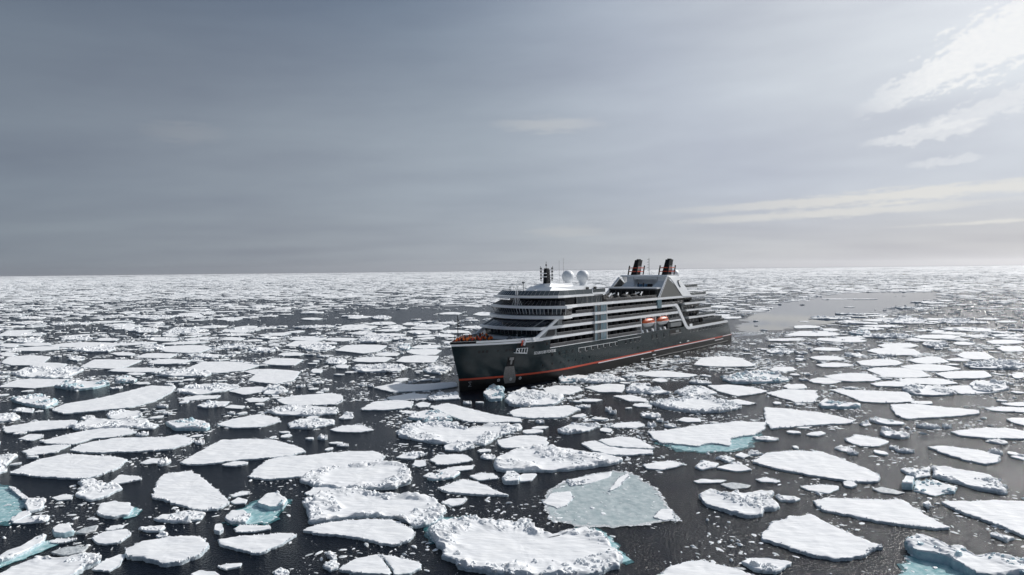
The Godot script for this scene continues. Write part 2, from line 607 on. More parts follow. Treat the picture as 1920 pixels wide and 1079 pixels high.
# kinds: F flat, R hummocky, C turquoise hummocks, T thin grey-green, G grey slush, S awash turquoise shelf
func floe(px: PackedVector2Array, kind: String, h: float, label := "") -> void:
	var poly := PackedVector2Array()
	var c := Vector2.ZERO
	for p in px:
		var g := ground(p.x, p.y, h * 0.6)
		poly.append(Vector2(g.x, g.z))
		c += Vector2(g.x, g.z)
	c /= px.size()
	var area := 0.0
	for i in poly.size():
		poly[i] -= c
	for i in poly.size():
		var q := poly[(i + 1) % poly.size()]
		area += poly[i].x * q.y - q.x * poly[i].y
	area = absf(area) * 0.5
	place_floe(poly, c, area, kind, h, label)

func place_floe(poly: PackedVector2Array, c: Vector2, area: float, kind: String, h: float, label := "") -> void:
	var dist := maxf(-c.y, 60.0)
	var size := sqrt(area)
	var step := clampf(dist * 0.0032, 0.30, 3.0)
	step = minf(step, size * 0.12 + 0.05)
	var line := smooth_outline(poly.duplicate(), step, minf(0.42, size * 0.06) * (2.0 if kind == "S" else 1.0), c)
	h *= 0.56 if kind == "F" else (0.68 if kind == "R" or kind == "E" else 1.0)
	mark(line, c)
	var r := RandomNumberGenerator.new()
	r.seed = int(absf(c.x) * 131.0 + absf(c.y) * 17.0)
	var at := Vector3(c.x, 0.0, c.y)
	var big := "large" if area > 160.0 else ("middling" if area > 45.0 else "small")
	var rings := clampi(int(size / step * 0.35), 4, 15)
	var o: Node3D
	var names := {"F": "ice_floe", "E": "ridged_floe", "R": "hummocky_floe", "C": "blue_ice_floe", "T": "thin_ice_sheet", "G": "slush_floe", "S": "awash_ice_shelf"}
	var groups := {"F": "flat snow-covered ice floes", "E": "floes with rubble rims", "R": "hummocky ice floes", "C": "turquoise-tinted ice floes", "T": "thin ice sheets", "G": "grey slush floes", "S": "ice shelves awash"}
	var looks := {"F": "flat snowy ice floe", "E": "ice floe with a rubble rim", "R": "hummocky ice floe", "C": "turquoise-tinted ice floe", "T": "thin grey-green ice sheet", "G": "grey slushy ice floe", "S": "turquoise ice shelf awash"}
	var top: Material = {"F": M.snow, "E": M.snow, "R": M.snow, "C": M.snow, "T": M.thin_ice, "G": M.grey_ice, "S": M.awash_ice}[kind]
	var wall: Material = {"F": M.ice_wall, "E": M.ice_wall, "R": M.ice_wall, "C": M.blue_ice, "T": M.thin_ice, "G": M.grey_ice, "S": M.awash_ice}[kind]
	var ridge := 0.0
	var rim := kind == "E"
	if kind == "R" or kind == "C" or rim:
		ridge = clampf(size * 0.045, 0.18, 0.55)
		rings = clampi(int(size / step * 0.5), 6, 26)
	var mesh := slab_mesh(line, h, ridge, c, rings, top, wall, rim)
	var parts := kind == "R" or kind == "C" or rim
	var slab := MeshInstance3D.new()
	slab.mesh = mesh
	if parts:
		o = base(names[kind], at)
		slab.name = "slab"
		o.add_child(slab)
		# blocks heaped up where the floe was crushed
		var heap := [[], []]
		var want := int(clampf(area * 1.5, 10.0, 800.0) * clampf(130.0 / dist, 0.12, 1.0))
		var reach := PackedFloat32Array()
		reach.resize(48)
		reach.fill(0.1)
		for p in line:
			var bin := int(fposmod(p.angle(), TAU) / TAU * 48.0) % 48
			reach[bin] = maxf(reach[bin], p.length())
		var lo := line[0]
		var hi := line[0]
		for p in line:
			lo = lo.min(p)
			hi = hi.max(p)
		var tries := 0
		while heap[0].size() + heap[1].size() < want and tries < want * 12:
			tries += 1
			var p := Vector2(r.randf_range(lo.x, hi.x), r.randf_range(lo.y, hi.y))
			if not inside(line, p):
				continue
			var f := p.length() / reach[int(fposmod(p.angle(), TAU) / TAU * 48.0) % 48] if rim else 0.5
			var mk := ridge_mask(p + c, f, rim)
			if mk < r.randf_range(0.15, 0.75):
				continue
			var s := r.randf_range(0.24, 0.66) * clampf(dist / 110.0, 1.0, 2.0)
			if r.randf() < 0.06:
				s *= 1.7
			heap[tries % 2].append(tumble(r, Vector3(p.x, h + ridge * mk * 0.4 - s * 0.02, p.y), s))
		for k in 2:
			if heap[k].size() > 0:
				scatter("rubble", blocks[(r.randi() + k * 3) % blocks.size()], M.blue_ice if kind == "C" and k == 0 else (M.snow if k == 1 else M.rubble_ice), heap[k], o)
	else:
		slab.name = numbered(names[kind])
		add_child(slab)
		slab.position = at
		o = slab
	if kind == "F" and dist < 190.0:
		# the crumbled margin
		var rubble := []
		for k in int(line.size() * clampf(0.9 * 110.0 / dist, 0.3, 0.9)):
			var p := line[r.randi() % line.size()] * (1.0 - 0.05 * pow(r.randf(), 2.0))
			if n_mask.get_noise_2d((p.x + c.x) * 1.4, (p.y + c.y) * 1.4) < r.randf_range(-0.35, 0.25):
				continue
			var s := r.randf_range(0.10, 0.30) * clampf(dist / 110.0, 1.0, 1.6)
			rubble.append(tumble(r, Vector3(p.x, h * r.randf_range(0.75, 1.05), p.y), s, 0.6))
		if rubble.size() > 8:
			scatter("margin_crumbs", blocks[r.randi() % 8], M.snow, rubble, o)
	if kind == "S" or kind == "T":
		# crumbs of white ice stranded on the wet surface and along its edge
		var crumbs := []
		for k in int(clampf(area * 0.9, 20.0, 420.0)):
			var p := line[r.randi() % line.size()] * (1.01 - 0.9 * pow(r.randf(), 6.0))
			var s := r.randf_range(0.10, 0.30) if r.randf() < 0.93 else r.randf_range(0.4, 0.7)
			crumbs.append(tumble(r, Vector3(p.x, h, p.y), s, 0.15) * Transform3D(Basis.from_scale(Vector3(1.4, 0.4, 1.2)), Vector3.ZERO))
		scatter("crumbs", blocks[1], M.rubble_ice, crumbs, o)
	if kind == "T":
		# the rim of white slush
		var st := tool()
		var inner := PackedVector2Array()
		for p in line:
			var w := p + c
			inner.append(p * (0.955 + 0.07 * n_edge.get_noise_2d(w.x * 4.0, w.y * 4.0) + 0.03 * n_edge.get_noise_2d(w.x * 13.0, w.y * 13.0)))
		for i in line.size():
			var j := (i + 1) % line.size()
			var a := line[i] * 1.005
			var b := line[j] * 1.005
			quad(st, Vector3(a.x, h * 0.9, a.y), Vector3(b.x, h * 0.9, b.y), Vector3(inner[j].x, h + 0.035, inner[j].y), Vector3(inner[i].x, h + 0.035, inner[i].y))
		build("slush_rim", st, M.grey_ice, o)
	if kind == "S":
		# the deeper, darker foot of the shelf round it
		var wide := PackedVector2Array()
		for p in line:
			var w := p + c
			wide.append(p * (1.16 + 0.16 * n_edge.get_noise_2d(w.x * 2.0, w.y * 2.0)))
		var foot := MeshInstance3D.new()
		foot.mesh = slab_mesh(wide, 0.025, 0.0, c, 4, M.deep_ice, M.deep_ice)
		foot.name = "deep_foot"
		o.add_child(foot)
	if label == "":
		label = "%s %s %s %s" % [big, shape_word(poly), looks[kind], where_word(at, size)]
	tag(o, label, "ice floe" if kind != "S" else "ice shelf", groups[kind])

func mark(line: PackedVector2Array, c: Vector2) -> void:
	# remembers which square metres of sea are taken
	var lo := line[0]
	var hi := line[0]
	for p in line:
		lo = lo.min(p)
		hi = hi.max(p)
	for x in range(int(floor(lo.x + c.x)), int(ceil(hi.x + c.x)) + 1):
		for z in range(int(floor(lo.y + c.y)), int(ceil(hi.y + c.y)) + 1):
			var i := x + MX
			var j := -z - MD0
			if i < 0 or i >= MX * 2 or j < 0 or j >= MDN:
				continue
			if inside(line, Vector2(x + 0.5, z + 0.5) - c):
				mask[j * MX * 2 + i] = 1

func taken(x: float, z: float) -> bool:
	var i := int(floor(x)) + MX
	var j := -int(floor(z)) - MD0
	if i < 0 or i >= MX * 2 or j < 0 or j >= MDN:
		return false
	return mask[j * MX * 2 + i] == 1

const ORIGIN := {"A": [0.0, 700.0, 2.847], "B": [560.0, 700.0, 2.847], "C": [1000.0, 700.0, 2.847], "D": [1400.0, 700.0, 2.846], "E": [0.0, 490.0, 3.0], "F": [560.0, 490.0, 4.364], "G": [1300.0, 490.0, 3.097]}

func from_view(view: String, x: float, y: float) -> Vector2:
	var o: Array = ORIGIN[view]
	return Vector2(o[0] + x / o[2], o[1] + y / o[2])

func traced() -> void:
	# view, kind, freeboard, outline, label
	var list := [
	["A", "F", .6, [270,195, 335,165, 540,130, 800,65, 940,70, 915,100, 820,150, 700,180, 500,200, 340,215], "large tilted flat floe with a long grey meltwater edge"],
	["A", "F", .5, [10,290, 200,255, 400,248, 410,262, 370,290, 200,305, 30,318]],
	["A", "R", .4, [370,285, 480,245, 720,250, 800,255, 740,290, 560,295, 400,303]],
	["A", "F", .5, [215,360, 400,315, 560,290, 690,290, 730,315, 640,335, 480,350, 400,378, 250,375]],
	["A", "F", .55, [375,410, 420,380, 600,345, 880,340, 950,325, 1020,345, 1040,365, 900,405, 700,418, 450,422]],
	["A", "F", .4, [115,415, 200,390, 350,380, 370,385, 300,420, 150,440]],
	["A", "F", .55, [45,530, 200,460, 350,428, 480,437, 600,442, 680,460, 630,505, 520,545, 430,562, 200,550]],
	["A", "F", .55, [955,475, 1090,400, 1180,355, 1300,350, 1450,352, 1560,380, 1640,415, 1540,440, 1300,460, 1100,482, 1000,488]],
	["A", "F", .55, [1325,550, 1370,500, 1420,465, 1500,445, 1660,435, 1850,416, 1993,413, 2055,436, 2044,462, 1960,490, 1820,518, 1650,547, 1420,566]],
	["A", "F", .6, [805,655, 850,550, 900,530, 1015,520, 1060,540, 1130,600, 1190,650, 1220,690, 1180,715, 1070,732, 960,700], "large five-sided flat snow floe alone in dark water"],
	["A", "R", .5, [405,655, 440,605, 420,580, 480,570, 560,590, 640,600, 650,615, 560,660, 480,678]],
	["A", "F", .4, [583,585, 640,540, 740,550, 755,565, 680,580, 600,592]],
	["A", "F", .3, [745,480, 800,455, 865,455, 840,478, 780,485]],
	["A", "F", .3, [270,665, 340,645, 390,650, 380,672, 310,678]],
	["A", "F", .8, [515,745, 540,690, 600,680, 690,690, 710,715, 690,745, 600,765], "small blocky floe with a turquoise shelf trailing from it"],
	["A", "S", .05, [640,765, 690,745, 712,717, 750,735, 720,765, 670,775], "small turquoise shelf trailing from a blocky floe"],
	["A", "R", .4, [815,780, 870,755, 1000,742, 1095,745, 1080,775, 1000,793, 880,793]],
	["A", "F", .95, [665,935, 760,895, 900,870, 1060,862, 1120,915, 1060,960, 960,1000, 880,1015, 780,985, 680,970], "thick flat floe showing a tall blue-shaded front wall"],
	["A", "F", .6, [1155,885, 1300,865, 1560,852, 1590,860, 1480,920, 1380,960, 1300,945, 1180,915]],
	["A", "F", .45, [487,880, 550,845, 680,830, 695,860, 640,900, 560,910, 510,905]],
	["A", "F", .4, [490,1050, 560,995, 640,965, 667,970, 640,1020, 580,1055]],
	["A", "S", .06, [-60,600, 60,618, 120,660, 140,700, 100,750, 60,790, -60,800], "wide turquoise melt pool rimmed by rough white ice"],
	["A", "R", .5, [40,608, 75,610, 150,662, 140,690, 85,645], "rough white rim along the far edge of a turquoise melt pool"],
	["A", "R", .6, [140,672, 180,668, 235,690, 222,722, 150,738, 128,705], "white heap at the outer end of a turquoise melt pool"],
	["A", "R", .4, [55,785, 100,748, 150,738, 165,752, 110,778, 70,796], "rough white rim along the near edge of a turquoise melt pool"],
	["A", "R", .3, [60,800, 130,770, 260,762, 250,790, 120,803]],
	["A", "S", .06, [1215,790, 1260,735, 1340,700, 1450,660, 1520,690, 1490,745, 1420,800, 1300,812], "turquoise awash ice between two white heaps"],
	["A", "R", .6, [1193,770, 1230,738, 1300,730, 1330,760, 1310,795, 1230,795], "white heap at one end of the awash turquoise ice"],
	["A", "C", .7, [1370,700, 1420,655, 1480,648, 1535,685, 1510,715, 1440,725], "broken white heap at the high end of awash turquoise ice"],
	["A", "F", .35, [1250,830, 1280,808, 1440,815, 1445,830, 1350,845, 1260,848]],
	["A", "R", .5, [1535,270, 1600,250, 1700,240, 1780,250, 1785,270, 1650,295, 1545,290]],
	["A", "F", .5, [1150,275, 1230,245, 1380,218, 1480,235, 1500,255, 1400,285, 1260,292]],
	["A", "R", .4, [1420,205, 1500,180, 1700,180, 1800,190, 1800,215, 1650,228, 1480,222]],
	["A", "F", .5, [1470,140, 1560,120, 1765,105, 1825,114, 1830,148, 1794,165, 1594,172, 1510,164]],
	["A", "F", .4, [1220,95, 1290,75, 1400,70, 1420,95, 1300,115]],
	["A", "R", .5, [1400,85, 1450,65, 1510,70, 1535,95, 1480,112, 1410,112]],
	["A", "R", .5, [940,100, 1000,70, 1200,55, 1280,75, 1180,100, 1050,115]],
	["A", "F", .4, [945,135, 1050,118, 1180,118, 1150,135, 1000,145]],
	["A", "R", .4, [1045,175, 1120,155, 1230,150, 1200,175, 1100,185]],
	["A", "F", .3, [1195,185, 1230,168, 1310,175, 1290,190]],
	["A", "F", .3, [1305,140, 1350,130, 1440,135, 1400,152, 1330,155]],
	["A", "C", .6, [60,145, 120,125, 220,120, 310,160, 240,185, 140,170]],
	["A", "R", .3, [60,205, 120,185, 180,195, 170,212]],
	["A", "C", .7, [875,265, 960,255, 1080,258, 1125,290, 1100,300, 930,300], "bright turquoise upturned ice ridge"],
	["A", "R", .5, [565,225, 640,205, 740,200, 760,225, 680,245, 590,245]],
	["A", "R", .4, [710,280, 760,262, 850,275, 820,295, 730,297]],
	["A", "R", .5, [-20,220, 60,215, 110,235, 60,255, -20,260]],
	["A", "R", .9, [-40,1100, 40,1040, 130,1010, 200,985, 330,990, 450,965, 540,980, 530,1000, 440,1030, 370,1085, 200,1110], "large heap of big white blocks beside green-tinted water"],
	["A", "R", .6, [-40,1010, 30,950, 100,930, 180,885, 245,860, 240,890, 150,940, 60,985], "tilted white slab along a green-tinted channel"],
	["A", "S", .04, [-30,1020, 60,985, 150,940, 240,895, 330,905, 260,935, 170,975, 60,1015, -30,1050], "green-tinted ice awash between two white heaps"],
	["A", "C", .7, [275,840, 310,815, 370,815, 395,850, 340,865, 290,860]],
	["A", "F", .35, [265,905, 300,880, 410,885, 330,905]],
	["A", "G", .25, [400,855, 440,830, 520,815, 510,840, 450,860]],
	["A", "G", .2, [270,960, 350,930, 470,930, 440,960, 330,975]],
	["A", "F", .3, [560,835, 600,812, 665,810, 650,825, 600,838]],
	["A", "R", .3, [745,835, 800,822, 885,822, 850,845, 780,848]],
	["A", "R", .3, [830,870, 870,850, 895,855, 890,872, 840,878]],
	["A", "R", .7, [1140,840, 1150,810, 1180,805, 1195,835, 1170,850]],
	["A", "F", .3, [1230,655, 1280,630, 1335,630, 1320,645, 1250,660]],
	["A", "F", .35, [1230,685, 1270,662, 1320,675, 1310,695, 1250,697]],
	["A", "F", .4, [1160,1030, 1200,1018, 1290,1012, 1285,1030, 1200,1045]],
	["A", "R", .4, [1010,1080, 1060,1055, 1150,1060, 1180,1085, 1100,1100]],
	["A", "R", .4, [1725,1030, 1760,1005, 1800,1010, 1805,1040, 1760,1055]],
	["A", "R", .4, [1750,975, 1775,968, 1800,990, 1775,1000]],
	["A", "R", .5, [-30,440, 60,430, 90,440, 60,460, 20,500, 40,520, -30,540]],
	["A", "F", .35, [95,350, 150,325, 220,325, 230,340, 160,360]],
	["A", "R", .35, [1460,1065, 1500,1045, 1545,1060, 1530,1085, 1480,1090]],
	["B", "E", .6, [0,570, 50,540, 120,515, 300,490, 430,480, 560,490, 600,540, 600,580, 500,610, 350,615, 200,610, 60,595], "large floe heaped with blocks along its far edge"],
	["B", "F", .4, [30,640, 80,610, 200,598, 225,620, 160,640, 60,655]],
	["B", "E", .55, [30,690, 100,650, 200,630, 290,620, 420,650, 530,655, 640,655, 730,675, 785,730, 760,775, 700,810, 620,820, 530,770, 400,760, 250,770, 120,790, 60,795, 40,740], "very large floe split by a crack and a rubble ridge"],
	["B", "F", .6, [22,835, 120,800, 300,778, 480,778, 560,800, 630,850, 600,885, 520,912, 400,895, 250,865, 80,855], "flat snow floe pressed against a very large ridged floe"],
	["B", "E", .75, [700,830, 760,790, 900,775, 1000,785, 1130,800, 1220,790, 1300,850, 1400,870, 1530,820, 1600,850, 1650,900, 1740,990, 1700,1025, 1560,1075, 1400,1090, 1100,1075, 850,1030, 840,1000, 760,975, 780,950, 720,890], "very large floe with block ridges round a smooth white middle"],
	["B", "S", .05, [690,825, 740,785, 880,768, 930,790, 800,840, 760,900, 715,900], "turquoise shelf under the corner of the block-ridged floe"],
	["B", "S", .05, [1500,830, 1600,840, 1680,900, 1765,1000, 1730,1015, 1640,950, 1540,880], "turquoise shelf along the pointed end of the block-ridged floe"],
	["B", "F", .5, [695,180, 790,158, 900,185, 1060,225, 1180,240, 1190,258, 1000,262, 900,258, 830,235]],
	["B", "F", .7, [1120,205, 1180,185, 1300,180, 1450,170, 1505,190, 1470,205, 1410,235, 1250,238, 1150,230]],
	["B", "E", .5, [525,320, 560,280, 700,265, 810,270, 900,300, 1050,275, 1190,280, 1190,300, 1080,330, 990,385, 900,370, 800,378, 700,370, 620,355, 540,340], "large broken floe of several slabs frozen together"],
	["B", "F", .5, [1060,360, 1150,335, 1250,330, 1330,345, 1330,385, 1250,395, 1080,398]],
	["B", "R", .4, [770,390, 830,375, 930,380, 940,395, 850,415, 780,410]],
	["B", "R", .7, [1040,490, 1060,450, 1150,410, 1300,395, 1450,405, 1600,430, 1735,455, 1700,475, 1550,500, 1350,520, 1100,520, 1050,510], "large floe wholly covered in crushed white rubble"],
	["B", "F", .4, [700,460, 740,435, 880,430, 935,460, 860,480, 740,488]],
	["B", "F", .35, [605,490, 620,465, 670,462, 680,490, 640,500]],
	["B", "R", .3, [515,450, 560,428, 660,422, 680,435, 600,460]],
	["B", "F", .35, [660,550, 700,530, 750,540, 700,555]],
	["B", "C", .3, [680,565, 740,540, 860,530, 830,560, 720,572]],
	["B", "F", .3, [730,525, 820,500, 940,490, 930,510, 780,530]],
	["B", "F", .6, [735,610, 880,565, 960,580, 1060,625, 1125,650, 950,645, 800,635], "wedge-shaped floe sloping down into the water at its thin end"],
	["B", "F", .35, [910,550, 970,530, 1040,535, 1070,560, 960,572]],
	["B", "R", 1.0, [1085,560, 1110,525, 1150,525, 1180,545, 1175,575, 1100,578], "boulder of white ice on the end of a small flat floe"],
	["B", "F", .4, [1180,545, 1200,535, 1270,535, 1250,570, 1180,578], "small flat floe with an ice boulder on one end"],
	["B", "F", .6, [200,1045, 300,990, 420,965, 440,985, 485,1040, 496,1058, 480,1073, 300,1060], "flat floe lying against its other half across a crack"],
	["B", "F", .6, [430,967, 520,975, 640,1005, 655,1030, 600,1065, 512,1074, 500,1040, 455,985], "flat floe half with a raised lip beside a crack"],
	["B", "R", .4, [125,1030, 190,1005, 210,1030, 170,1055]],
	["B", "F", .55, [330,190, 400,150, 520,142, 612,150, 600,180, 480,195, 350,195]],
	["B", "C", .5, [580,240, 640,210, 690,200, 800,225, 820,250, 680,260]],
	["B", "F", .4, [165,300, 230,280, 330,275, 405,300, 320,315, 200,312]],
	["B", "F", .5, [395,75, 500,55, 620,60, 840,45, 850,70, 700,90, 500,100], "flat floe lying in the shadow of the ship's bow"],
	["B", "F", .4, [465,130, 600,105, 690,115, 680,140, 500,145]],
	["B", "R", .4, [690,120, 850,110, 860,135, 700,145]],
	["B", "F", .35, [620,165, 660,152, 705,160, 690,178, 640,182]],
	["B", "C", .8, [985,110, 1030,70, 1090,85, 1085,140, 1020,145], "blue-white crushed ice heap against the ship's bow"],
	["B", "R", .8, [1100,140, 1130,110, 1200,75, 1240,95, 1400,105, 1418,125, 1370,165, 1200,175, 1120,165], "rounded floe with high white hummocks near the anchor plate"],
	["B", "F", .45, [1300,80, 1380,65, 1500,70, 1515,90, 1440,115, 1330,105]],
	["B", "R", .45, [1380,310, 1440,275, 1600,270, 1610,285, 1500,305, 1420,325]],
	["B", "R", .35, [210,240, 250,215, 290,215, 290,240, 240,245]],
	["B", "F", .3, [530,205, 570,198, 630,205, 600,218]],
	["B", "F", .3, [760,690, 800,670, 900,668, 880,695, 820,710]],
	["B", "C", .5, [1380,25, 1480,10, 1560,20, 1500,45, 1400,50]],
	["C", "T", .10, [60,690, 80,630, 170,580, 290,545, 420,525, 510,530, 570,565, 640,610, 690,655, 720,720, 760,760, 790,790, 720,790, 600,810, 430,825, 250,820, 100,790, 70,740], "wide thin grey-green ice sheet awash with meltwater"],
	["C", "F", .34, [52,690, 90,640, 190,630, 215,660, 200,690, 130,725], "white snow patch at the torn end of the thin grey-green ice sheet"],
	["C", "F", .5, [400,630, 455,560, 505,530, 515,545, 450,610], "upturned white sliver on the thin grey-green ice sheet"],
	["C", "F", .34, [640,768, 680,725, 745,725, 755,780, 700,785], "square white snow patch near the tip of the thin grey-green sheet"],
	["C", "R", .26, [175,578, 290,548, 420,528, 400,560, 300,590, 200,605], "strip of white crumbs along the top edge of the thin grey-green sheet"],
	["C", "F", .6, [610,310, 700,305, 800,290, 850,280, 1100,255, 1245,260, 1240,290, 1190,325, 1060,345, 1050,385, 950,370, 870,388, 760,375, 680,370, 640,345], "large flat floe with a turquoise shelf showing along its front"],
	["C", "S", .05, [690,368, 870,392, 1050,382, 1070,345, 1195,330, 1140,390, 1050,415, 880,420, 760,405], "turquoise shelf under the front of a large flat floe"],
	["C", "F", .6, [1232,180, 1350,188, 1540,210, 1720,250, 1690,265, 1500,275, 1380,285, 1270,295, 1240,260], "large triangular flat snow floe"],
	["C", "F", .55, [340,356, 470,335, 550,345, 645,395, 642,402, 500,395, 400,385], "flat floe cut off by a thin crack along one side"],
	["C", "F", .55, [258,370, 332,357, 400,391, 500,401, 642,408, 640,425, 480,438, 390,430, 300,405], "flat floe strip along the near side of a thin crack"],
	["C", "R", .5, [130,310, 200,275, 300,268, 360,275, 300,305, 180,325]],
	["C", "F", .45, [410,280, 450,265, 560,258, 598,280, 540,292, 430,290]],
	["C", "F", .4, [585,490, 650,475, 730,465, 805,482, 760,500, 680,515, 600,508]],
	["C", "R", .75, [880,650, 940,630, 1020,645, 1150,640, 1290,632, 1260,665, 1310,700, 1290,725, 1230,725, 1230,755, 1130,760, 1040,735, 920,695], "hummocky floe with a line of snowy knobs across it"],
	["C", "F", .5, [645,1090, 730,1030, 850,1000, 900,995, 1000,1020, 1100,1045, 1230,1090, 1000,1120]],
	["C", "R", .5, [1105,1005, 1150,990, 1220,985, 1350,1000, 1380,1010, 1300,1065, 1180,1050]],
	["C", "F", .3, [855,575, 900,565, 1035,570, 1000,583, 880,587]],
	["C", "G", .2, [995,595, 1060,585, 1165,600, 1140,615, 1060,622]],
	["C", "F", .3, [1185,565, 1240,555, 1320,575, 1300,585, 1220,580]],
	["C", "E", .65, [620,160, 680,145, 860,130, 1000,145, 1120,180, 1000,205, 850,208, 700,185], "long thick ridged floe with a bluish front wall"],
	["C", "F", .35, [1035,145, 1090,138, 1190,160, 1150,168, 1080,165]],
	["C", "R", .5, [760,100, 830,75, 900,72, 985,105, 900,120, 800,125]],
	["C", "F", .5, [925,65, 1050,60, 1180,75, 1255,95, 1180,110, 1090,122, 1000,100]],
	["C", "F", .4, [420,120, 520,115, 600,135, 615,152, 520,150]],
	["C", "F", .45, [270,75, 400,55, 490,60, 480,100, 350,100]],
	["C", "R", .5, [490,100, 530,50, 650,80, 745,105, 640,110]],
	["C", "R", .5, [180,25, 300,15, 420,10, 495,35, 400,52, 300,52]],
	["C", "F", .5, [490,0, 700,-15, 880,8, 820,22, 650,20]],
	["C", "F", .35, [770,250, 800,235, 890,240, 895,258, 820,260]],
	["C", "R", .35, [990,455, 1030,440, 1080,460, 1040,475]],
	["C", "R", .4, [860,500, 900,470, 990,480, 970,500, 900,515]],
	["C", "R", .4, [975,505, 1020,490, 1100,480, 1170,515, 1080,525]],
	["C", "R", .35, [1290,655, 1340,655, 1430,670, 1400,685, 1320,682]],
	["C", "R", .3, [1075,440, 1110,425, 1160,440, 1120,452]],
	["D", "F", .65, [30,470, 100,425, 220,412, 400,415, 520,460, 640,505, 710,535, 700,575, 580,580, 400,550, 200,515, 80,485], "very large smooth oval floe with a pebbly end"],
	["D", "F", .75, [80,850, 130,800, 230,760, 360,755, 480,820, 600,870, 725,920, 640,960, 560,985, 490,988, 350,965, 180,910, 90,880], "large fan-shaped flat floe with ripples in its snow"],
	["D", "F", .35, [285,605, 400,592, 490,600, 495,620, 430,640, 330,625]],
	["D", "F", .65, [367,680, 430,662, 640,668, 840,675, 930,735, 1010,780, 1085,820, 1000,825, 850,810, 700,785, 560,755, 420,730, 370,705], "large long flat floe tapering to a point"],
	["D", "F", .7, [1035,680, 1200,680, 1400,675, 1560,690, 1640,900, 1480,865, 1350,810, 1200,755, 1110,720], "very large flat floe with a long straight dark-walled edge"],
	["D", "F", .45, [518,355, 580,325, 680,340, 765,360, 740,378, 690,390, 600,387]],
	["D", "F", .6, [962,390, 1050,385, 1250,410, 1355,440, 1350,470, 1280,483, 1180,465, 1050,425]],
	["D", "F", .65, [1085,310, 1250,290, 1400,292, 1530,315, 1530,348, 1280,345, 1130,328]],
	["D", "F", .7, [765,165, 900,162, 1060,180, 1240,195, 1240,215, 1080,230, 850,242, 790,215]],
	["D", "F", .5, [435,85, 600,90, 860,100, 900,150, 740,158, 610,150, 540,120]],
	["D", "R", .6, [990,500, 1120,510, 1290,540, 1390,610, 1385,640, 1250,620, 1100,575, 1000,550], "hummocky floe joined to small turquoise lumps"],
	["D", "R", .45, [820,515, 870,505, 920,520, 985,500, 980,545, 900,560]],
	["D", "C", .15, [900,580, 1000,580, 1120,610, 1110,640, 1000,655, 890,630]],
	["D", "C", 1.0, [830,600, 850,560, 895,570, 890,605], "single dark-based turquoise ice lump"],
	["D", "C", 1.1, [840,905, 900,885, 1000,910, 1080,960, 1150,950, 1240,1000, 1340,985, 1520,1040, 1540,1100, 1250,1090, 1080,1000, 900,960], "large jagged ridge of translucent blue-white ice slabs"],
	["D", "S", .05, [830,1030, 880,975, 1000,985, 1080,1010, 1200,1060, 1300,1110, 900,1120, 810,1090], "bright turquoise shelf under the jagged blue-white ridge"],
	["D", "G", .2, [670,620, 720,608, 850,640, 800,648, 720,640]],
	["D", "R", .3, [1300,865, 1340,855, 1435,885, 1380,895]],
	["D", "F", .45, [100,105, 200,85, 370,90, 380,120, 370,155, 270,155, 180,130]],
	["D", "C", .7, [385,160, 420,140, 480,165, 610,165, 610,180, 500,185, 400,180], "blue upturned ice lumps in a row"],
	["D", "R", .5, [650,250, 700,238, 840,265, 830,275, 720,270]],
	["D", "R", .3, [605,275, 650,262, 668,275, 630,283]],
	["D", "F", .5, [1265,185, 1350,178, 1530,185, 1530,210, 1320,200]],
	["D", "F", .5, [1380,240, 1530,235, 1530,290, 1430,265]],
	["D", "F", .4, [1355,160, 1530,150, 1530,178, 1400,172]],
	["D", "R", .3, [1405,445, 1480,440, 1530,455, 1480,465]],
	["D", "R", .5, [515,580, 560,572, 592,595, 560,608, 525,600]],
	["D", "R", .6, [940,695, 970,686, 988,700, 970,715]],
	]
	for it in list:
		var px := PackedVector2Array()
		var xy: Array = it[3]
		for k in range(0, xy.size(), 2):
			px.append(from_view(it[0], xy[k], xy[k + 1]))
		floe(px, it[1], it[2], it[4] if it.size() > 4 else "")
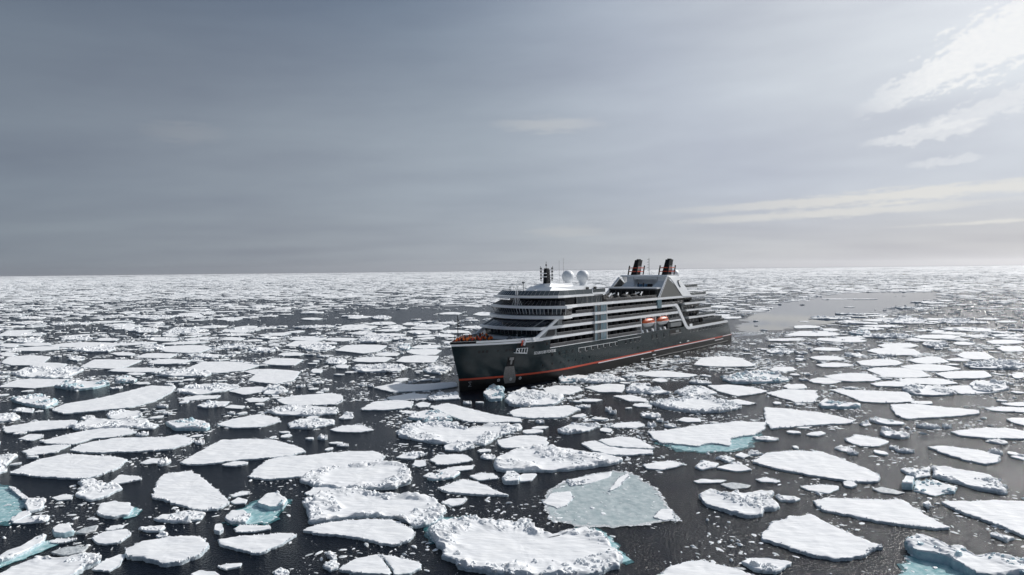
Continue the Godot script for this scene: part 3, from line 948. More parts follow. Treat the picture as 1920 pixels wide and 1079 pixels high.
	# farther floes: left tip, right tip, top and bottom
	var far := [
	["E", "F", 0,570, 285,537, 528,585], ["E", "R", 60,635, 470,612, 598,658], ["E", "F", 160,588, 380,578, 570,600], ["E", "F", 445,595, 800,556, 552,605], ["E", "F", 825,568, 1085,556, 548,578],
	["E", "F", 600,616, 935,606, 598,624], ["E", "F", 710,634, 815,630, 626,640], ["E", "R", 895,640, 1190,632, 612,648], ["E", "F", 1045,602, 1460,585, 563,628], ["E", "F", 755,540, 1000,520, 517,545],
	["E", "F", -20,708, 390,664, 660,714], ["E", "C", 300,705, 620,690, 680,722], ["E", "C", 650,670, 770,665, 652,682], ["E", "F", 1470,573, 1705,553, 545,585], ["E", "F", 1370,620, 1600,612, 606,640],
	["E", "F", 1390,670, 1690,620, 606,690], ["E", "F", 1745,617, 1815,612, 604,628], ["E", "R", 1830,565, 1920,560, 548,578], ["E", "F", 890,495, 1195,488, 472,515], ["E", "R", 805,488, 925,484, 476,496],
	["E", "F", 270,475, 710,468, 455,485], ["E", "R", 60,452, 250,445, 436,460], ["E", "F", -10,412, 185,396, 390,422], ["E", "F", -10,476, 110,465, 462,485], ["E", "R", 380,498, 650,490, 480,510],
	["E", "F", 620,520, 760,520, 511,530], ["E", "R", 340,438, 520,434, 426,446], ["E", "F", 530,445, 670,436, 430,448], ["E", "F", 825,442, 1025,434, 428,450], ["E", "F", 1235,398, 1470,384, 378,403],
	["E", "F", 1600,475, 1810,455, 448,480], ["E", "F", 1620,440, 1840,432, 422,446], ["E", "F", 1230,440, 1380,432, 426,446], ["E", "R", 750,318, 985,310, 304,326], ["E", "F", 1000,308, 1145,305, 300,311],
	["E", "F", 1215,327, 1365,322, 316,334], ["E", "F", 620,360, 760,355, 350,364], ["E", "R", 930,400, 1140,390, 372,408], ["E", "R", 760,395, 890,390, 384,402], ["E", "F", 1690,325, 1815,322, 317,330],
	["E", "F", 1690,290, 1800,288, 282,294], ["E", "F", 1560,528, 1715,518, 512,532], ["E", "R", 1400,500, 1560,496, 488,512], ["E", "R", 1210,485, 1440,478, 470,492], ["E", "R", 1090,536, 1275,532, 524,545],
	["E", "R", 380,552, 480,548, 540,560], ["E", "F", -10,522, 100,518, 512,536],
	["F", "F", 310,545, 640,535, 518,562], ["F", "F", 300,730, 725,690, 682,755], ["F", "F", 205,645, 480,635, 626,656], ["F", "R", 480,650, 765,645, 610,664], ["F", "F", 435,815, 765,790, 782,826],
	["F", "F", 795,820, 1150,775, 768,828], ["F", "F", 875,740, 1170,730, 718,770], ["F", "F", 620,768, 832,755, 745,776], ["F", "F", 915,705, 1165,695, 686,716], ["F", "R", 590,460, 760,462, 450,476],
	["F", "F", 840,515, 1045,512, 502,524], ["F", "F", 590,505, 800,510, 495,520], ["F", "F", 910,545, 1215,535, 524,558], ["F", "F", 1085,605, 1290,608, 595,620], ["F", "F", 885,575, 1085,580, 565,590],
	["F", "F", 1140,428, 1340,424, 416,436], ["F", "F", 1425,436, 1590,432, 414,446], ["F", "F", 400,460, 600,450, 446,466], ["F", "F", 0,640, 230,625, 615,655], ["F", "F", 0,680, 190,665, 655,695],
	["F", "R", 220,830, 400,820, 800,845], ["F", "C", 820,705, 915,700, 685,725], ["F", "R", 430,880, 900,870, 850,905], ["F", "R", 1020,890, 1260,880, 860,916], ["F", "F", 300,860, 410,855, 845,875],
	["F", "R", 0,700, 300,705, 682,730], ["F", "F", 750,545, 890,545, 535,555],
	["G", "F", 0,600, 370,605, 550,612], ["G", "C", 165,685, 560,690, 640,708], ["G", "F", 1010,520, 1335,540, 500,545], ["G", "F", 690,512, 870,512, 500,520], ["G", "R", 425,525, 600,520, 512,535],
	["G", "F", 530,430, 860,424, 405,435], ["G", "F", 825,442, 1000,448, 436,458], ["G", "F", 945,580, 1220,590, 568,608], ["G", "F", 1250,575, 1490,585, 552,596], ["G", "F", 1200,610, 1560,625, 596,638],
	["G", "F", 1005,630, 1380,668, 618,676], ["G", "F", 760,665, 1095,685, 648,698], ["G", "F", 1030,710, 1300,715, 696,726], ["G", "F", 1185,690, 1545,708, 678,716], ["G", "F", 1405,650, 1740,668, 636,680],
	["G", "R", 1215,745, 1510,770, 722,778], ["G", "F", 1465,730, 1780,755, 720,770], ["G", "F", 1530,545, 1755,562, 524,570], ["G", "F", 1505,475, 1640,480, 466,486], ["G", "F", 1765,505, 1935,515, 492,525],
	["G", "R", 1575,600, 1935,610, 580,625], ["G", "F", 1275,437, 1555,437, 426,450], ["G", "R", 1095,350, 1360,345, 332,362], ["G", "R", 1420,350, 1620,348, 330,360], ["G", "C", 905,415, 1030,415, 405,428],
	["G", "F", 710,600, 940,605, 588,614], ["G", "F", 675,560, 890,568, 548,575], ["G", "F", 440,630, 600,630, 612,642], ["G", "F", 670,690, 860,700, 676,712], ["G", "F", 520,725, 665,735, 712,742],
	["G", "R", 1330,480, 1490,490, 470,500], ["G", "F", 1700,465, 1935,470, 455,480], ["G", "R", 1600,715, 1840,740, 700,760], ["G", "F", 1845,660, 1935,665, 650,680], ["G", "F", 1070,488, 1310,490, 476,505],
	["G", "R", 880,540, 990,545, 535,555], ["G", "F", 1470,570, 1620,575, 562,580],
	]
	rng.seed = 77
	for it in far:
		var px := PackedVector2Array()
		var xl: float = it[2]
		var yl: float = it[3]
		var xr: float = it[4]
		var yr: float = it[5]
		var yt: float = it[6]
		var yb: float = it[7]
		var w := xr - xl
		px.append(from_view(it[0], xl, yl))
		for f in [0.2, 0.5, 0.8]:
			var q: float = f + rng.randf_range(-0.08, 0.08)
			var full: float = rng.randf_range(0.65, 1.0) if f != 0.5 else 1.0
			px.append(from_view(it[0], xl + w * q, lerpf(lerpf(yl, yr, q), yt, full)))
		px.append(from_view(it[0], xr, yr))
		for f in [0.8, 0.5, 0.2]:
			var q: float = f + rng.randf_range(-0.08, 0.08)
			var full: float = rng.randf_range(0.6, 1.0) if f != 0.5 else 1.0
			px.append(from_view(it[0], xl + w * q, lerpf(lerpf(yl, yr, q), yb, full)))
		floe(px, it[1], rng.randf_range(0.45, 0.75))

# how thickly floes are strewn at a spot: the zone's own figure, except in the open leads
func strewn(p: Vector3, usual: float) -> float:
	var q := to_px(p)
	var s := to_ship(p)
	if absf(s.z) < 16.0 and s.x > -8.0 and s.x < 176.0:
		return 0.0
	if s.x >= 172.0 and s.x < 330.0 and absf(s.z) < 22.0:
		return 0.06
	if inside(LEAD, q):
		return 0.10
	if inside(WAKE, q):
		return 0.02
	return usual + n_mask.get_noise_2d(p.x * 0.06, p.z * 0.02) * 0.28

var LEAD := PackedVector2Array([Vector2(330, 606), Vector2(560, 590), Vector2(760, 574), Vector2(1000, 570), Vector2(1000, 592), Vector2(760, 604), Vector2(520, 614)])
var WAKE := PackedVector2Array([Vector2(1345, 610), Vector2(1410, 588), Vector2(1480, 567), Vector2(1585, 549), Vector2(1760, 549), Vector2(1765, 558), Vector2(1660, 578), Vector2(1545, 597), Vector2(1450, 632), Vector2(1375, 648)])

func drifting() -> void:
	# farther floes that no outline was taken of: each the next to fit, larger first
	var r := RandomNumberGenerator.new()
	r.seed = 4242
	var kinds: Array[ArrayMesh] = []
	for k in 12:
		var outline := PackedVector2Array()
		var n := 7 + k % 4
		var squash := r.randf_range(0.5, 0.9)
		for i in n:
			var a := TAU * (i + r.randf_range(-0.3, 0.3)) / n
			var q := r.randf_range(0.75, 1.1)
			outline.append(Vector2(cos(a) * q, sin(a) * q * squash) * 10.0)
		var line := smooth_outline(outline, 1.4, 0.5, Vector2(k * 91.0, 13.0 * k))
		kinds.append(slab_mesh(line, 0.6, 0.0 if k < 7 else 0.9, Vector2(k * 91.0, 13.0 * k), 4 if k < 7 else 6, M.snow, M.ice_wall))
	var xf := []
	for k in 12:
		xf.append([])
	var individuals := 0
	# [near, far, smallest, largest, cell, tries, thickness]
	for z in [[120.0, 330.0, 1.0, 4.0, 8.0, 4200, 0.5, 0.85, 0.42], [300.0, 950.0, 6.0, 17.0, 34.0, 5200, 0.6, 0.80, 0.62], [300.0, 950.0, 1.2, 5.0, 10.0, 9000, 0.45, 0.8, 0.62], [900.0, 2600.0, 7.0, 26.0, 52.0, 34000, 0.6, 0.60, 0.92], [2500.0, 8000.0, 26.0, 80.0, 160.0, 40000, 0.9, 0.56, 0.99], [7800.0, 30000.0, 120.0, 330.0, 660.0, 26000, 1.0, 0.54, 0.99]]:
		var grid := {}
		for t in int(z[5]):
			var size: float = lerpf(z[3], z[2], pow(float(t) / z[5], 0.35)) * r.randf_range(0.8, 1.15)
			var d := sqrt(r.randf() * (z[1] * z[1] - z[0] * z[0]) + z[0] * z[0])
			var x := r.randf_range(-0.88, 0.88) * d
			var p := Vector3(x, 0.0, -d)
			var gx0 := int(floor(x / (z[4] * 0.9)))
			var gd0 := int(floor(d / (z[4] * 0.9)))
			if float(hash(Vector3i(gx0, gd0, int(z[4]))) % 1000) / 1000.0 > strewn(p, z[8]):
				continue
			if d < 420.0 and (taken(x, -d) or taken(x + size * 0.7, -d) or taken(x - size * 0.7, -d) or taken(x, -d + size * 0.7) or taken(x, -d - size * 0.7)):
				continue
			var cell := Vector2i(int(floor(x / z[4])), int(floor(d / z[4])))
			var clash := false
			for gx in [-1, 0, 1]:
				for gz in [-1, 0, 1]:
					for o in grid.get(cell + Vector2i(gx, gz), []):
						if Vector2(o[0] - x, o[1] - d).length() < (o[2] + size) * z[7]:
							clash = true
							break
			if clash:
				continue
			if not grid.has(cell):
				grid[cell] = []
			grid[cell].append([x, d, size])
			var k := r.randi() % 12
			var turn := r.randf() * TAU
			var tall: float = z[6] * r.randf_range(0.55, 1.25)
			if z[0] == 300.0 and size > 8.5 and d < 560.0 and individuals < 44:
				individuals += 1
				var poly := PackedVector2Array()
				var n := r.randi_range(6, 9)
				var squash := r.randf_range(0.5, 0.85)
				for i in n:
					var a := TAU * (i + r.randf_range(-0.3, 0.3)) / n
					poly.append((Vector2(cos(a), sin(a) * squash) * size * r.randf_range(0.8, 1.1)).rotated(turn))
				place_floe(poly, Vector2(x, -d), PI * size * size * squash * 0.85, "F" if k < 7 else "R", 0.6)
				continue
			xf[k].append(Transform3D(Basis(Vector3.UP, turn) * Basis.from_scale(Vector3(size * 0.1, tall, size * 0.1)), p))
	for k in 12:
		var o := scatter(numbered("pack_ice"), kinds[k], null, xf[k], self)
		tag(o, "drifting pack ice covering the sea out to the horizon", "pack ice", "pack ice out to the horizon")
	# pressure ridges and upturned blocks on the far pack
	var lumps := [[], [], []]
	for t in 15000:
		var d := 350.0 + pow(r.randf(), 1.5) * 5200.0
		var x := r.randf_range(-0.86, 0.86) * d
		if r.randf() > strewn(Vector3(x, 0, -d), 0.8):
			continue
		var s := r.randf_range(0.5, 1.2) * (0.7 + d / 2600.0)
		var b := Basis(Vector3.UP, r.randf() * TAU) * Basis(Vector3.RIGHT, r.randf_range(-0.5, 0.5)) * Basis.from_scale(Vector3(s * r.randf_range(1.0, 4.5), s * r.randf_range(0.5, 1.0), s * r.randf_range(0.8, 1.6)))
		lumps[t % 3].append(Transform3D(b, Vector3(x, 0.5, -d)))
	for k in 3:
		var o := scatter(numbered("ridge_rubble"), blocks[k * 2], M.rubble_ice, lumps[k], self)
		tag(o, "scattered ridge blocks on the far pack ice", "ice rubble", "ridge blocks on the far pack")

func brash() -> void:
	# crumbs and small cakes between the floes
	var r := RandomNumberGenerator.new()
	r.seed = 99
	var clump := FastNoiseLite.new()
	clump.seed = 8
	clump.frequency = 0.045
	clump.fractal_octaves = 3
	var xf := [[], [], [], []]
	for t in 170000:
		var d := sqrt(r.randf() * (360.0 * 360.0 - 68.0 * 68.0) + 68.0 * 68.0)
		var x := r.randf_range(-0.85, 0.85) * d
		if taken(x, -d):
			continue
		var p := Vector3(x, 0, -d)
		var c := clump.get_noise_2d(x, d * 0.8) * 1.6 + 0.17
		var beside := taken(x + 1.6, -d) or taken(x - 1.6, -d) or taken(x, -d + 1.8) or taken(x, -d - 1.8)
		if beside:
			c += 0.22
		var s := to_ship(p)
		if absf(s.z) < 12.5 and s.x > -2.0 and s.x < 172.0:
			continue
		if s.z > 0.0 and s.z < 34.0 and s.x > 2.0 and s.x < 130.0:
			c += 0.42
		if r.randf() > c:
			continue
		var size := 0.10 + 0.85 * pow(r.randf(), 4.0)
		size *= clampf(d / 140.0, 0.8, 1.7)
		var flat := r.randf() < 0.85
		var b := Basis(Vector3.UP, r.randf() * TAU) * Basis.from_scale(Vector3(size * r.randf_range(0.8, 1.9), size * (r.randf_range(0.12, 0.28) if flat else r.randf_range(0.5, 0.9)), size * r.randf_range(0.7, 1.2)))
		xf[t % 4].append(Transform3D(b, Vector3(x, size * 0.03, -d)))
	for k in 4:
		var o := scatter(numbered("brash_ice"), blocks[k], M.rubble_ice if k != 3 else M.grey_ice, xf[k], self)
		tag(o, "small broken brash ice floating between the floes", "brash ice", "brash ice between the floes")

# ---------------------------------------------------------------- ship
func stem(y: float) -> float:
	return 0.3 - 0.03 * y if y < 3.2 else -0.30 * (y - 3.2) + 0.2

func tail(y: float) -> float:
	return 170.2 - maxf(0.0, y - 3.0) * 0.74

func half_beam(s: float, y: float) -> float:
	var k := clampf(y / 13.8, 0.0, 1.0)
	var full := lerpf(46.0, 27.5, pow(k, 0.55))
	var u := clampf((s - stem(y)) / full, 0.0, 1.0)
	var b := 12.0 * (1.0 - pow(1.0 - u, lerpf(1.95, 1.75, k)))
	if s > 150.0:
		b -= 0.4 * pow((s - 150.0) / 20.0, 2.0)
	if y < 0.0:
		b *= 0.97
	return maxf(b, 0.02)

func hull_point(s: float, y: float, side: float, out := 0.0) -> Vector3:
	return Vector3(s, y, side * (half_beam(s, y) + out))

func stations(y: float, s0: float, s1: float) -> PackedFloat32Array:
	var a := maxf(s0, stem(y))
	var b := minf(s1, tail(y))
	var out := PackedFloat32Array()
	for k in 61:
		var f := k / 60.0
		out.append(lerpf(a, b, f * f * 0.6 + f * 0.4))
	return out

func hull_strip(st: SurfaceTool, levels: Array, s0: float, s1: float, out := 0.0, sides := [1.0, -1.0]) -> void:
	for k in levels.size() - 1:
		var y0: float = levels[k]
		var y1: float = levels[k + 1]
		var a := stations(y0, s0, s1)
		var b := stations(y1, s0, s1)
		for side in sides:
			for i in 60:
				var p := hull_point(a[i], y0, side, out)
				var q := hull_point(a[i + 1], y0, side, out)
				var p2 := hull_point(b[i], y1, side, out)
				var q2 := hull_point(b[i + 1], y1, side, out)
				if side > 0:
					quad(st, p, p2, q2, q)
				else:
					quad(st, p, q, q2, p2)

func transom(st: SurfaceTool, y0: float, y1: float, n := 4) -> void:
	for k in n:
		var a := lerpf(y0, y1, float(k) / n)
		var b := lerpf(y0, y1, float(k + 1) / n)
		var wa := half_beam(tail(a), a)
		var wb := half_beam(tail(b), b)
		quad(st, Vector3(tail(a), a, -wa), Vector3(tail(a), a, wa), Vector3(tail(b), b, wb), Vector3(tail(b), b, -wb))

func smooth_build(called: String, st: SurfaceTool, m: Material, parent: Node) -> MeshInstance3D:
	return build(called, st, m, parent)

func soft_tool() -> SurfaceTool:
	var st := SurfaceTool.new()
	st.begin(Mesh.PRIMITIVE_TRIANGLES)
	st.set_smooth_group(0)
	return st

func arc(sc: float, depth: float, tmax: float, n := 16, power := 2.0) -> PackedVector2Array:
	var out := PackedVector2Array()
	for k in n + 1:
		var t := lerpf(-tmax, tmax, float(k) / n)
		out.append(Vector2(sc + depth * pow(absf(t / tmax), power), t))
	return out

func plan(front: PackedVector2Array, rest: Array) -> PackedVector2Array:
	# front arc from starboard to port, then the port outline aft; starboard is its mirror
	var out := front.duplicate()
	for p in rest:
		out.append(p)
	for k in range(rest.size() - 1, -1, -1):
		out.append(Vector2(rest[k].x, -rest[k].y))
	return out

func slab(called: String, m: Material, outline: PackedVector2Array, y0: float, y1: float, parent: Node) -> MeshInstance3D:
	var st := tool()
	prism(st, outline, y0, y1)
	return build(called, st, m, parent)

func rect(s0: float, s1: float, half: float) -> PackedVector2Array:
	return PackedVector2Array([Vector2(s0, -half), Vector2(s0, half), Vector2(s1, half), Vector2(s1, -half)])

func sheet(st: SurfaceTool, low: Array, high: Array) -> void:
	for i in low.size() - 1:
		quad(st, low[i], high[i], high[i + 1], low[i + 1])

func rail(called: String, parent: Node, path: Array, h: float, m: Material, every := 1.6, bars := 2, thick := 0.06) -> MeshInstance3D:
	# a stanchion rail along points at deck height
	var st := tool()
	for i in path.size() - 1:
		var a: Vector3 = path[i]
		var b: Vector3 = path[i + 1]
		for k in bars + 1:
			var up := Vector3.UP * h * (1.0 - 0.4 * k)
			beam(st, a + up, b + up, thick)
		var n := maxi(1, int(round(a.distance_to(b) / every)))
		for k in n:
			var p := a.lerp(b, float(k) / n)
			beam(st, p, p + Vector3.UP * h, thick)
	return build(called, st, m, parent)

func letters(txt: String, s0: float, y0: float, height: float, length: float, m: Material, parent: Node) -> void:
	var tm := TextMesh.new()
	var f := SystemFont.new()
	f.font_names = PackedStringArray(["Droid Serif"])
	f.font_weight = 700
	tm.font = f
	tm.text = txt
	tm.font_size = 64
	tm.pixel_size = 0.01
	tm.depth = 0.0
	tm.curve_step = 6.0
	tm.horizontal_alignment = HORIZONTAL_ALIGNMENT_LEFT
	var arr := tm.surface_get_arrays(0)
	var v: PackedVector3Array = arr[Mesh.ARRAY_VERTEX]
	var lo := Vector3(1e9, 1e9, 0)
	var hi := Vector3(-1e9, -1e9, 0)
	for p in v:
		lo = lo.min(p)
		hi = hi.max(p)
	var idx: PackedInt32Array = arr[Mesh.ARRAY_INDEX]
	var st := tool()
	for i in idx:
		var p := v[i]
		var s := s0 + (p.x - lo.x) / (hi.x - lo.x) * length
		var y := y0 + (p.y - lo.y) / (hi.y - lo.y) * height
		st.add_vertex(hull_point(s, y, 1.0, 0.035))
	build("name_lettering", st, m, parent)

func hull_patch(st: SurfaceTool, s0: float, s1: float, y0: float, y1: float, out := 0.03, deep := 0.0, n := 3) -> void:
	# a plate that follows the port side of the hull
	for k in n:
		var a := lerpf(s0, s1, float(k) / n)
		var b := lerpf(s0, s1, float(k + 1) / n)
		quad(st, hull_point(a, y0, 1, out), hull_point(a, y1, 1, out), hull_point(b, y1, 1, out), hull_point(b, y0, 1, out))
	if deep > 0.0:
		for k in n:
			var a := lerpf(s0, s1, float(k) / n)
			var b := lerpf(s0, s1, float(k + 1) / n)
			quad(st, hull_point(a, y1, 1, out), hull_point(a, y1, 1, out - deep), hull_point(b, y1, 1, out - deep), hull_point(b, y1, 1, out))
			quad(st, hull_point(a, y0, 1, out - deep), hull_point(a, y0, 1, out), hull_point(b, y0, 1, out), hull_point(b, y0, 1, out - deep))
		quad(st, hull_point(s0, y0, 1, out - deep), hull_point(s0, y1, 1, out - deep), hull_point(s0, y1, 1, out), hull_point(s0, y0, 1, out))
		quad(st, hull_point(s1, y0, 1, out), hull_point(s1, y1, 1, out), hull_point(s1, y1, 1, out - deep), hull_point(s1, y0, 1, out - deep))

func hull_window(called: String, s: float, y: float, w: float, h: float, parent: Node, sill := true) -> void:
	var st := tool()
	hull_patch(st, s - w * 0.5, s + w * 0.5, y - h * 0.5, y + h * 0.5, 0.05, 0.08, 1)
	var o := build(called, st, M.dark_glass, parent)
	if sill:
		var f := tool()
		hull_patch(f, s - w * 0.5 - 0.06, s + w * 0.5 + 0.06, y - h * 0.5 - 0.14, y - h * 0.5 - 0.01, 0.10, 0.13, 1)
		build("sill", f, M.steel, o)

func porthole(s: float, y: float, r: float, parent: Node) -> void:
	var st := tool()
	var c := hull_point(s, y, 1, 0.05)
	for i in 10:
		var a := TAU * i / 10
		var b := TAU * (i + 1) / 10
		var p := hull_point(s + cos(a) * r, y + sin(a) * r, 1, 0.05)
		var q := hull_point(s + cos(b) * r, y + sin(b) * r, 1, 0.05)
		tri(st, c, q, p)
		quad(st, p, q, hull_point(s + cos(b) * r, y + sin(b) * r, 1, -0.02), hull_point(s + cos(a) * r, y + sin(a) * r, 1, -0.02))
	build("porthole", st, M.dark_glass, parent)

func balconies(y0: float, y1: float, s0: float, s1: float, wide: float, parent: Node) -> void:
	# a row of cabin balconies on the port side between two deck bands
	var row := Node3D.new()
	row.name = "balcony_row"
	parent.add_child(row, true)
	box_part("cabin_wall", M.slate_paint, row, s0, s1, y0, y1, 9.6, 10.35)
	var n := maxi(1, int(round((s1 - s0) / wide)))
	var w := (s1 - s0) / n
	for k in n:
		var a := s0 + k * w
		box_part("balcony_door", M.dark_glass, row, a + 0.15, a + w - 0.15, y0 + 0.05, y1 - 0.12, 10.33, 10.40)
		if k > 0:
			box_part("partition", M.slate_paint, row, a - 0.05, a + 0.05, y0, y1, 10.35, 11.80)
		box_part("balustrade", M.balustrade_glass, row, a + 0.04, a + w - 0.04, y0 + 0.06, y0 + 0.95, 11.88, 11.93)
	box_part("handrail", M.steel, row, s0, s1, y0 + 0.96, y0 + 1.05, 11.82, 11.97)

func make_hull() -> void:
	var st := soft_tool()
	hull_strip(st, [3.46, 5.0, 7.0, 9.2], -10.0, 180.0)
	transom(st, 3.5, 9.2)
	var hull := build("hull", st, M.hull_green, ship)
	st = soft_tool()
	hull_strip(st, [-2.5, 0.0, 1.5, 2.92], -10.0, 180.0)
	transom(st, -2.5, 2.9)
	build("boot_topping", st, M.boot_black, hull)
	st = soft_tool()
	hull_strip(st, [2.92, 3.46], -10.0, 180.0, 0.02)
	build("red_stripe", st, M.stripe_red, hull)
	st = tool()
	transom(st, 2.9, 3.5, 1)
	build("transom_stripe", st, M.stripe_red, hull)
	# side plating above 9.2 m: bow, then amidships up to the balconies
	st = soft_tool()
	hull_strip(st, [9.2, 10.4, 11.8, 12.86], -10.0, 27.4)
	build("bow_plating", st, M.hull_green, hull)
	st = soft_tool()
	hull_strip(st, [9.2, 10.35], 27.4, 122.8, 0.0, [1.0])
	build("side_plating", st, M.hull_green, hull)
	st = soft_tool()
	hull_strip(st, [9.2, 10.35], 27.4, 122.8, 0.0, [-1.0])
	build("side_plating", st, M.hull_green, hull)
	# white sheer bands and bulwark round the bow
	st = soft_tool()
	hull_strip(st, [12.86, 13.44], -10.0, 24.0, 0.04)
	build("sheer_band", st, M.white_paint, hull)
	st = soft_tool()
	hull_strip(st, [13.44, 13.56], -10.0, 24.0, -0.10)
	build("sheer_groove", st, M.dark_paint, hull)
	st = soft_tool()
	hull_strip(st, [13.56, 14.16], 3.0, 22.5, 0.05, [1.0])
	build("bulwark", st, M.white_paint, hull)
	st = soft_tool()
	hull_strip(st, [13.56, 14.16], 3.0, 22.5, 0.05, [-1.0])
	build("bulwark", st, M.white_paint, hull)
	for side in [1.0, -1.0]:
		st = soft_tool()
		hull_strip(st, [12.95, 14.16], 3.0, 22.5, -0.22, [side])
		build("bulwark_lining", st, M.grey_paint, hull)
	st = soft_tool()
	hull_strip(st, [13.56, 14.1], -10.0, 3.0, 0.02)
	hull_strip(st, [13.56, 14.1], -10.0, 3.0, -0.2)
	build("stem_bulwark", st, M.dark_paint, hull)
	st = tool()
	for side in [1.0, -1.0]:
		var a := stations(14.14, -10.0, 22.5)
		for i in 60:
			quad(st, hull_point(a[i], 14.14, side, 0.05), hull_point(a[i + 1], 14.14, side, 0.05), hull_point(a[i + 1], 14.14, side, -0.24), hull_point(a[i], 14.14, side, -0.24))
	build("bulwark_cap", st, M.white_paint, hull)
	# foredeck
	st = tool()
	var a := stations(13.0, -10.0, 27.0)
	for i in 60:
		quad(st, Vector3(a[i], 12.95, -half_beam(a[i], 13.0) + 0.1), Vector3(a[i], 12.95, half_beam(a[i], 13.0) - 0.1), Vector3(a[i + 1], 12.95, half_beam(a[i + 1], 13.0) - 0.1), Vector3(a[i + 1], 12.95, -half_beam(a[i + 1], 13.0) + 0.1))
	build("foredeck", st, M.deck_green, ship)
	# thin white lines, rubbing strake, exhaust-side fenders
	st = tool()
	hull_patch(st, 27.4, 84.0, 10.36, 10.55, 0.07, 0.1, 20)
	build("sheer_line", st, M.white_paint, hull)
	for f in [[54.4, 91.2, 2.72, 2.98], [93.7, 150.0, 2.85, 3.12], [150.2, 159.4, 1.95, 2.25], [159.0, 169.0, 3.15, 3.42]]:
		st = tool()
		hull_patch(st, f[0], f[1], f[2], f[3], 0.16, 0.2, 12)
		build("fender_strip", st, M.white_paint, hull)
	st = tool()
	hull_patch(st, 83.0, 165.0, 0.62, 0.78, 0.22, 0.25, 24)
	build("rubbing_strake", st, M.steel, hull)
	for f in [[92.2, 94.6, 1.5], [93.0, 94.6, 0.35], [83.6, 85.0, 0.9]]:
		st = tool()
		hull_patch(st, f[0], f[1], f[2], f[2] + 0.3, 0.2, 0.2, 1)
		build("ladder_step", st, M.white_paint, hull)
	for f in [[115.4, 116.4, 4.05], [122.0, 124.0, 4.05]]:
		st = tool()
		hull_patch(st, f[0], f[1], f[2], f[2] + 0.35, 0.06, 0.05, 1)
		build("draft_plate", st, M.white_paint, hull)
	# windows and portholes
	for s in [28.6, 32.3, 36.0, 39.6]:
		hull_window("window", s, 8.4, 0.85, 1.0, hull, false)
	st = tool()
	hull_patch(st, 42.6, 66.8, 8.86, 8.98, 0.08, 0.1, 8)
	build("window_rail", st, M.white_paint, hull)
	st = tool()
	hull_patch(st, 67.2, 83.4, 9.18, 9.30, 0.08, 0.1, 8)
	build("window_rail", st, M.white_paint, hull)
	for k in 7:
		hull_window("window", 43.6 + k * 3.75, 8.2, 0.9, 1.1, hull)
		st = tool()
		hull_patch(st, 42.75 + k * 3.75, 42.9 + k * 3.75, 7.75, 8.9, 0.08, 0.06, 1)
		build("window_post", st, M.white_paint, hull)
	for s in [72.6, 76.0, 79.3, 82.6]:
		hull_window("window", s, 8.4, 0.95, 1.25, hull)
	for s in [92.4, 95.9, 101.8]:
		hull_window("window", s, 8.5, 0.95, 1.7, hull)
	for k in 16:
		porthole(25.0 + k * 4.02, 5.4, 0.36, hull)
	for s in [93.5, 98.0, 103.0]:
		porthole(s + 4.0, 5.9, 0.3, hull)
	for k in 11:
		hull_window("window", 125.2 + k * 3.26, 8.45, 1.05, 1.35, hull)
	for s in [161.0, 162.6]:
		hull_window("window", s, 8.6, 0.9, 0.5, hull, false)
	porthole(20.2, 11.2, 0.42, hull)
	hull_window("window", 26.0, 11.9, 0.9, 1.0, hull, false)
	for s in [4.2, 5.2, 6.2]:
		hull_window("bow_port", s, 11.0, 0.6, 0.7, hull, false)
	for s in [11.6, 12.6, 13.4]:
		hull_window("bow_port", s, 11.0, 0.6, 0.7, hull, false)
	porthole(9.2, 11.0, 0.25, hull)
	letters("SEABOURN VENTURE", 20.9, 9.0, 0.86, 9.5, M.white_paint, hull)
	# hull door amidships, opened onto a small platform
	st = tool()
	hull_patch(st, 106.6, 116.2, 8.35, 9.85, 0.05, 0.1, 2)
	var door := build("side_door", st, M.void_shade_black, hull)  # flat plate on the hull, shade of the opening painted black
	box_part("door_frame", M.steel, door, 106.6, 116.2, 8.20, 8.32, 11.7, 12.35)
	box_part("mooring_winch", M.grey_paint, door, 111.8, 114.6, 8.6, 9.5, 12.03, 12.10)
	rail("platform_rail", door, [Vector3(106.8, 7.3, 12.2), Vector3(111.5, 7.3, 12.2)], 0.9, M.steel, 0.8, 1)
	# anchor pocket and the bare steel plate below it
	st = tool()
	for k in 6:
		var ya := lerpf(1.0, 6.1, k / 6.0)
		var yb := lerpf(1.0, 6.1, (k + 1) / 6.0)
		var ca := lerpf(14.6, 13.5, k / 6.0)
		var cb := lerpf(14.6, 13.5, (k + 1) / 6.0)
		var wa := lerpf(1.9, 1.25, pow(absf(k / 6.0 - 0.35), 1.3) * 1.5)
		var wb := lerpf(1.9, 1.25, pow(absf((k + 1) / 6.0 - 0.35), 1.3) * 1.5)
		quad(st, hull_point(ca - wa, ya, 1, 0.05), hull_point(cb - wb, yb, 1, 0.05), hull_point(cb + wb, yb, 1, 0.05), hull_point(ca + wa, ya, 1, 0.05))
	build("anchor_plate", st, M.scraped_steel, hull)
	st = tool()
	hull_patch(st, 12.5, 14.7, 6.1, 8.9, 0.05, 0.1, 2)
	var pocket := build("anchor_pocket", st, M.void_shade_black, hull)  # no real recess: the pocket's shade is a black plate
	st = tool()
	hull_patch(st, 13.0, 14.3, 8.0, 8.75, 0.16, 0.1, 1)
	hull_patch(st, 13.4, 13.9, 6.7, 8.1, 0.22, 0.1, 1)
	build("anchor", st, M.steel, pocket)
	# folding platform with a railing under the bulwark
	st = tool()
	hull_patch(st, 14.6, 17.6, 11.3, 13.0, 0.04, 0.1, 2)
	var niche := build("davit_niche", st, M.void_shade_black, hull)  # niche shade painted as a black plate on the plating
	st = tool()
	beam(st, hull_point(15.8, 13.6, 1, 0.4), hull_point(15.6, 12.1, 1, 0.5), 0.3)
	build("davit", st, M.stripe_red, niche)
	st = tool()
